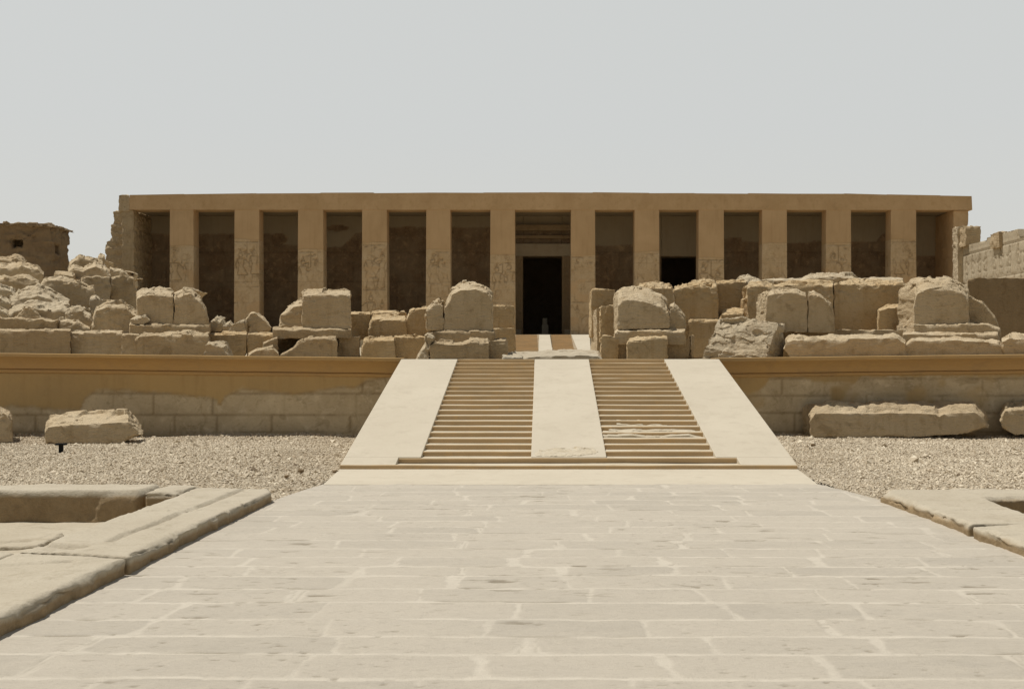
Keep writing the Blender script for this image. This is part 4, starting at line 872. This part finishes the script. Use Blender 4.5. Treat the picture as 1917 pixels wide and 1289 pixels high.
# ------------------------------------------------------------------ foreground kerbs, sunken court left and right
def world_block(label, plan, z0, z1, mat, name='kerb_stone', cat='kerb stone', group=None, vox=.023, rough=.02, top=.0, dip=None, edge=.05, sc=2.0, grooves=(), joint=()):
    SEED[0] += 1; bm = bmesh.new(); n = len(plan)
    a = [bm.verts.new((x, y, z0)) for x, y in plan]; b = [bm.verts.new((x, y, z1(x, y) if callable(z1) else z1)) for x, y in plan]
    bm.faces.new(list(reversed(a))); bm.faces.new(b)
    for i in range(n): bm.faces.new([a[i], a[(i+1) % n], b[(i+1) % n], b[i]])
    bmesh.ops.triangulate(bm, faces=bm.faces[:]); bmesh.ops.recalc_face_normals(bm, faces=bm.faces[:])
    m = remesh(bm, vox)
    nv = len(m.vertices); co = np.empty(nv*3, np.float32); no = np.empty(nv*3, np.float32)
    m.vertices.foreach_get('co', co); m.vertex_normals.foreach_get('vector', no); co = co.reshape(-1, 3).astype(float); no = no.reshape(-1, 3)
    obl = np.clip((1-np.max(np.abs(no), axis=1))*3, 0, 1); s = SEED[0]; zt = co[:, 2].max()
    d = rough*(fbm(co, sc*.6, 4, s)+.5*fbm(co, sc*3, 3, s+5))*(.35+.65*(1-np.clip(no[:, 2], 0, 1)))
    dj_ = np.full(nv, 9.)
    for i in joint: dj_ = np.minimum(dj_, seg_dist(co[:, 0], co[:, 1], plan[i], plan[(i+1) % n]))
    keep_ = sstep(.02, .10, dj_)
    d -= np.clip(fbm(co, 2.4, 3, s+9)+.12, 0, 1)*obl*edge*2.0*keep_
    # worn arris: edges sag irregularly
    co2 = co+no*d[:, None]
    for (p, q, wd, dp) in grooves:
        dist = seg_dist(co2[:, 0]+.05*n2(co2[:, 0], co2[:, 1], 2, 3, s+3), co2[:, 1], p, q)
        co2[:, 2] -= dp*(1-sstep(wd*.4, wd, dist))*np.clip(no[:, 2], 0, 1)*(.4+.6*sstep(-.3, .2, n2(co2[:, 0], co2[:, 1], 1.5, 2, s+4)))
    de = np.full(nv, 9.)
    for i in range(n):
        if i not in joint: de = np.minimum(de, seg_dist(co2[:, 0], co2[:, 1], plan[i], plan[(i+1) % n]))
    rag = np.clip(.45+1.1*n2(co2[:, 0], co2[:, 1], 1.1, 4, s+6)+.5*n2(co2[:, 0], co2[:, 1], 5, 3, s+7), .05, 1.6)
    upm = sstep(.3, .8, (co2[:, 2]-z0)/(zt-z0))
    sag = edge*.95*rag*(1-sstep(.0, .035+.9*edge*rag, de+.02*n2(co2[:, 0], co2[:, 1], 9, 2, s+8)))
    co2[:, 2] -= sag*upm
    fz = facets(co2*np.array([1, 1, .6]), .30, s)*.008+.010*n2(co2[:, 0], co2[:, 1], 2.2, 4, s+11)
    co2[:, 2] += fz*np.clip(no[:, 2], 0, 1)*(.5+sstep(0, .3, n2(co2[:, 0], co2[:, 1], .9, 2, s+12)))
    hz_ = np.abs(no[:, :2]).max(1); co2[:, :2] += no[:, :2]*(facets(co2*np.array([1, 1, .5]), .45, s+14)*.022+.012*n2(co2[:, 0], co2[:, 1], 4, 3, s+15)-.012)[:, None]*(hz_*keep_)[:, None]
    c = np.array([co2[:, 0].mean(), co2[:, 1].mean(), z0])
    m.vertices.foreach_set('co', (co2-c).astype(np.float32).ravel()); m.update(); m.polygons.foreach_set('use_smooth', np.full(len(m.polygons), True))
    m.name = name; o = link(name, m, mat); o.location = c.tolist(); return tag(o, label, cat, group)
GK, GS = 'kerb stones beside the causeway', 'stones round the sunken foundations'
tag(sheet('pit_floor', lin(-16, -4.1, .12), lin(4, 15, .12), lambda x, y: -.24+.05*n2(x, y, .8, 4, 61)+.02*n2(x, y, 4, 3, 62), M_slab), kind='structure')
tag(sheet('pit_floor', lin(4.6, 16, .12), lin(4, 15, .12), lambda x, y: -.24+.05*n2(x, y, .8, 4, 63), M_slab), kind='structure')
def zk(a, b): return lambda x, y: a+b*math.sin(y*1.7)*.3
gl = (((-3.70, 14.2), (-3.74, 9.9), .055, .05),)
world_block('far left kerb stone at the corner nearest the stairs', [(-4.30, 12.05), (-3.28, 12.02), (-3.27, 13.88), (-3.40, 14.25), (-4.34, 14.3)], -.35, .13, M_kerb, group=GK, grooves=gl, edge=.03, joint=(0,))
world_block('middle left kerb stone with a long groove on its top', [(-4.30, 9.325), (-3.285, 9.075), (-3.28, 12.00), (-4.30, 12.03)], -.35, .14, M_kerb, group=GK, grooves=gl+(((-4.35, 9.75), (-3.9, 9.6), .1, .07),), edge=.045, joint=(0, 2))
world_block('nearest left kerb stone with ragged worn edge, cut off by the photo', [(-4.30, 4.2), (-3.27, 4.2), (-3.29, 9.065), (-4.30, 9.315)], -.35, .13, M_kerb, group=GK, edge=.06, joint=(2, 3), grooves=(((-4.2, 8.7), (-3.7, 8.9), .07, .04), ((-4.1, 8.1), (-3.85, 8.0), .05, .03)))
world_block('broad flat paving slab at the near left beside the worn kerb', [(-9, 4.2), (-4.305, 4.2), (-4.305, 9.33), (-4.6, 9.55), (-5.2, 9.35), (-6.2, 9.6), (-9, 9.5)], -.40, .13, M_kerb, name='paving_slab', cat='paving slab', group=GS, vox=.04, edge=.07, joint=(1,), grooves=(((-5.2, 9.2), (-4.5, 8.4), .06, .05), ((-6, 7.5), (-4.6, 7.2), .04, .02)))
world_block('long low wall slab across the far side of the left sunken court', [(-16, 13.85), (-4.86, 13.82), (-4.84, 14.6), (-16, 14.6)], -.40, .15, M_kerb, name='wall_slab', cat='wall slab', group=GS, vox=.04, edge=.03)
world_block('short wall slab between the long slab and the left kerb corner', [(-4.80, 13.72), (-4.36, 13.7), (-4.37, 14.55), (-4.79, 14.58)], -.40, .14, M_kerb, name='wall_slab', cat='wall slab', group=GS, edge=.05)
for k, (x0, y0, x1, y1, zz) in enumerate(((-9.0, 11.9, -6.6, 13.4, -.19), (-6.5, 11.6, -5.2, 12.7, -.20), (-5.1, 10.9, -4.5, 11.9, -.17))):
    world_block(('cracked floor slab at the left edge of the sunken court', 'floor slab in the middle of the left sunken court', 'small floor slab beside the left kerb in the sunken court')[k],
                [(x0, y0), (x1, y0+.2), (x1-.1, y1), (x0+.15, y1-.1)], -.4, zz, M_slab, name='floor_slab', cat='floor slab', group=GS, edge=.03)
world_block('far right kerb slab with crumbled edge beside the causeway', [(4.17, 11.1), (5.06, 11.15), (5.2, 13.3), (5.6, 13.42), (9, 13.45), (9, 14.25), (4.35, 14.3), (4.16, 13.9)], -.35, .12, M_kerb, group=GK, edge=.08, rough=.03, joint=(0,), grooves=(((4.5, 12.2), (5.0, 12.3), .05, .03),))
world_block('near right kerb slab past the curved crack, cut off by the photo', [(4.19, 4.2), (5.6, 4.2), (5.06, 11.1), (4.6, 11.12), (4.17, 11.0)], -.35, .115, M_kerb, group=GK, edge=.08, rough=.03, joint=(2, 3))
for k, (x, y, sx, sy, h, lab) in enumerate(((5.55, 12.7, .5, .35, .10, 'flat broken stone lying in the right pit behind the kerb'), (6.1, 12.95, .28, .3, .22, 'dark rounded rubble stone in the right pit, farther back'), (5.75, 12.1, .38, .35, .08, 'grey angular rubble stone in the right pit, nearer the kerb'))):
    world_block(lab, [(x-sx, y-sy*.6), (x-sx*.2, y-sy), (x+sx, y-sy*.5), (x+sx*.8, y+sy*.7), (x-sx*.5, y+sy)], -.3, h-.12, (M_slab, M_block, M_block)[k], name='rubble_stone', cat='stone', group=GS, edge=.06, rough=.05)
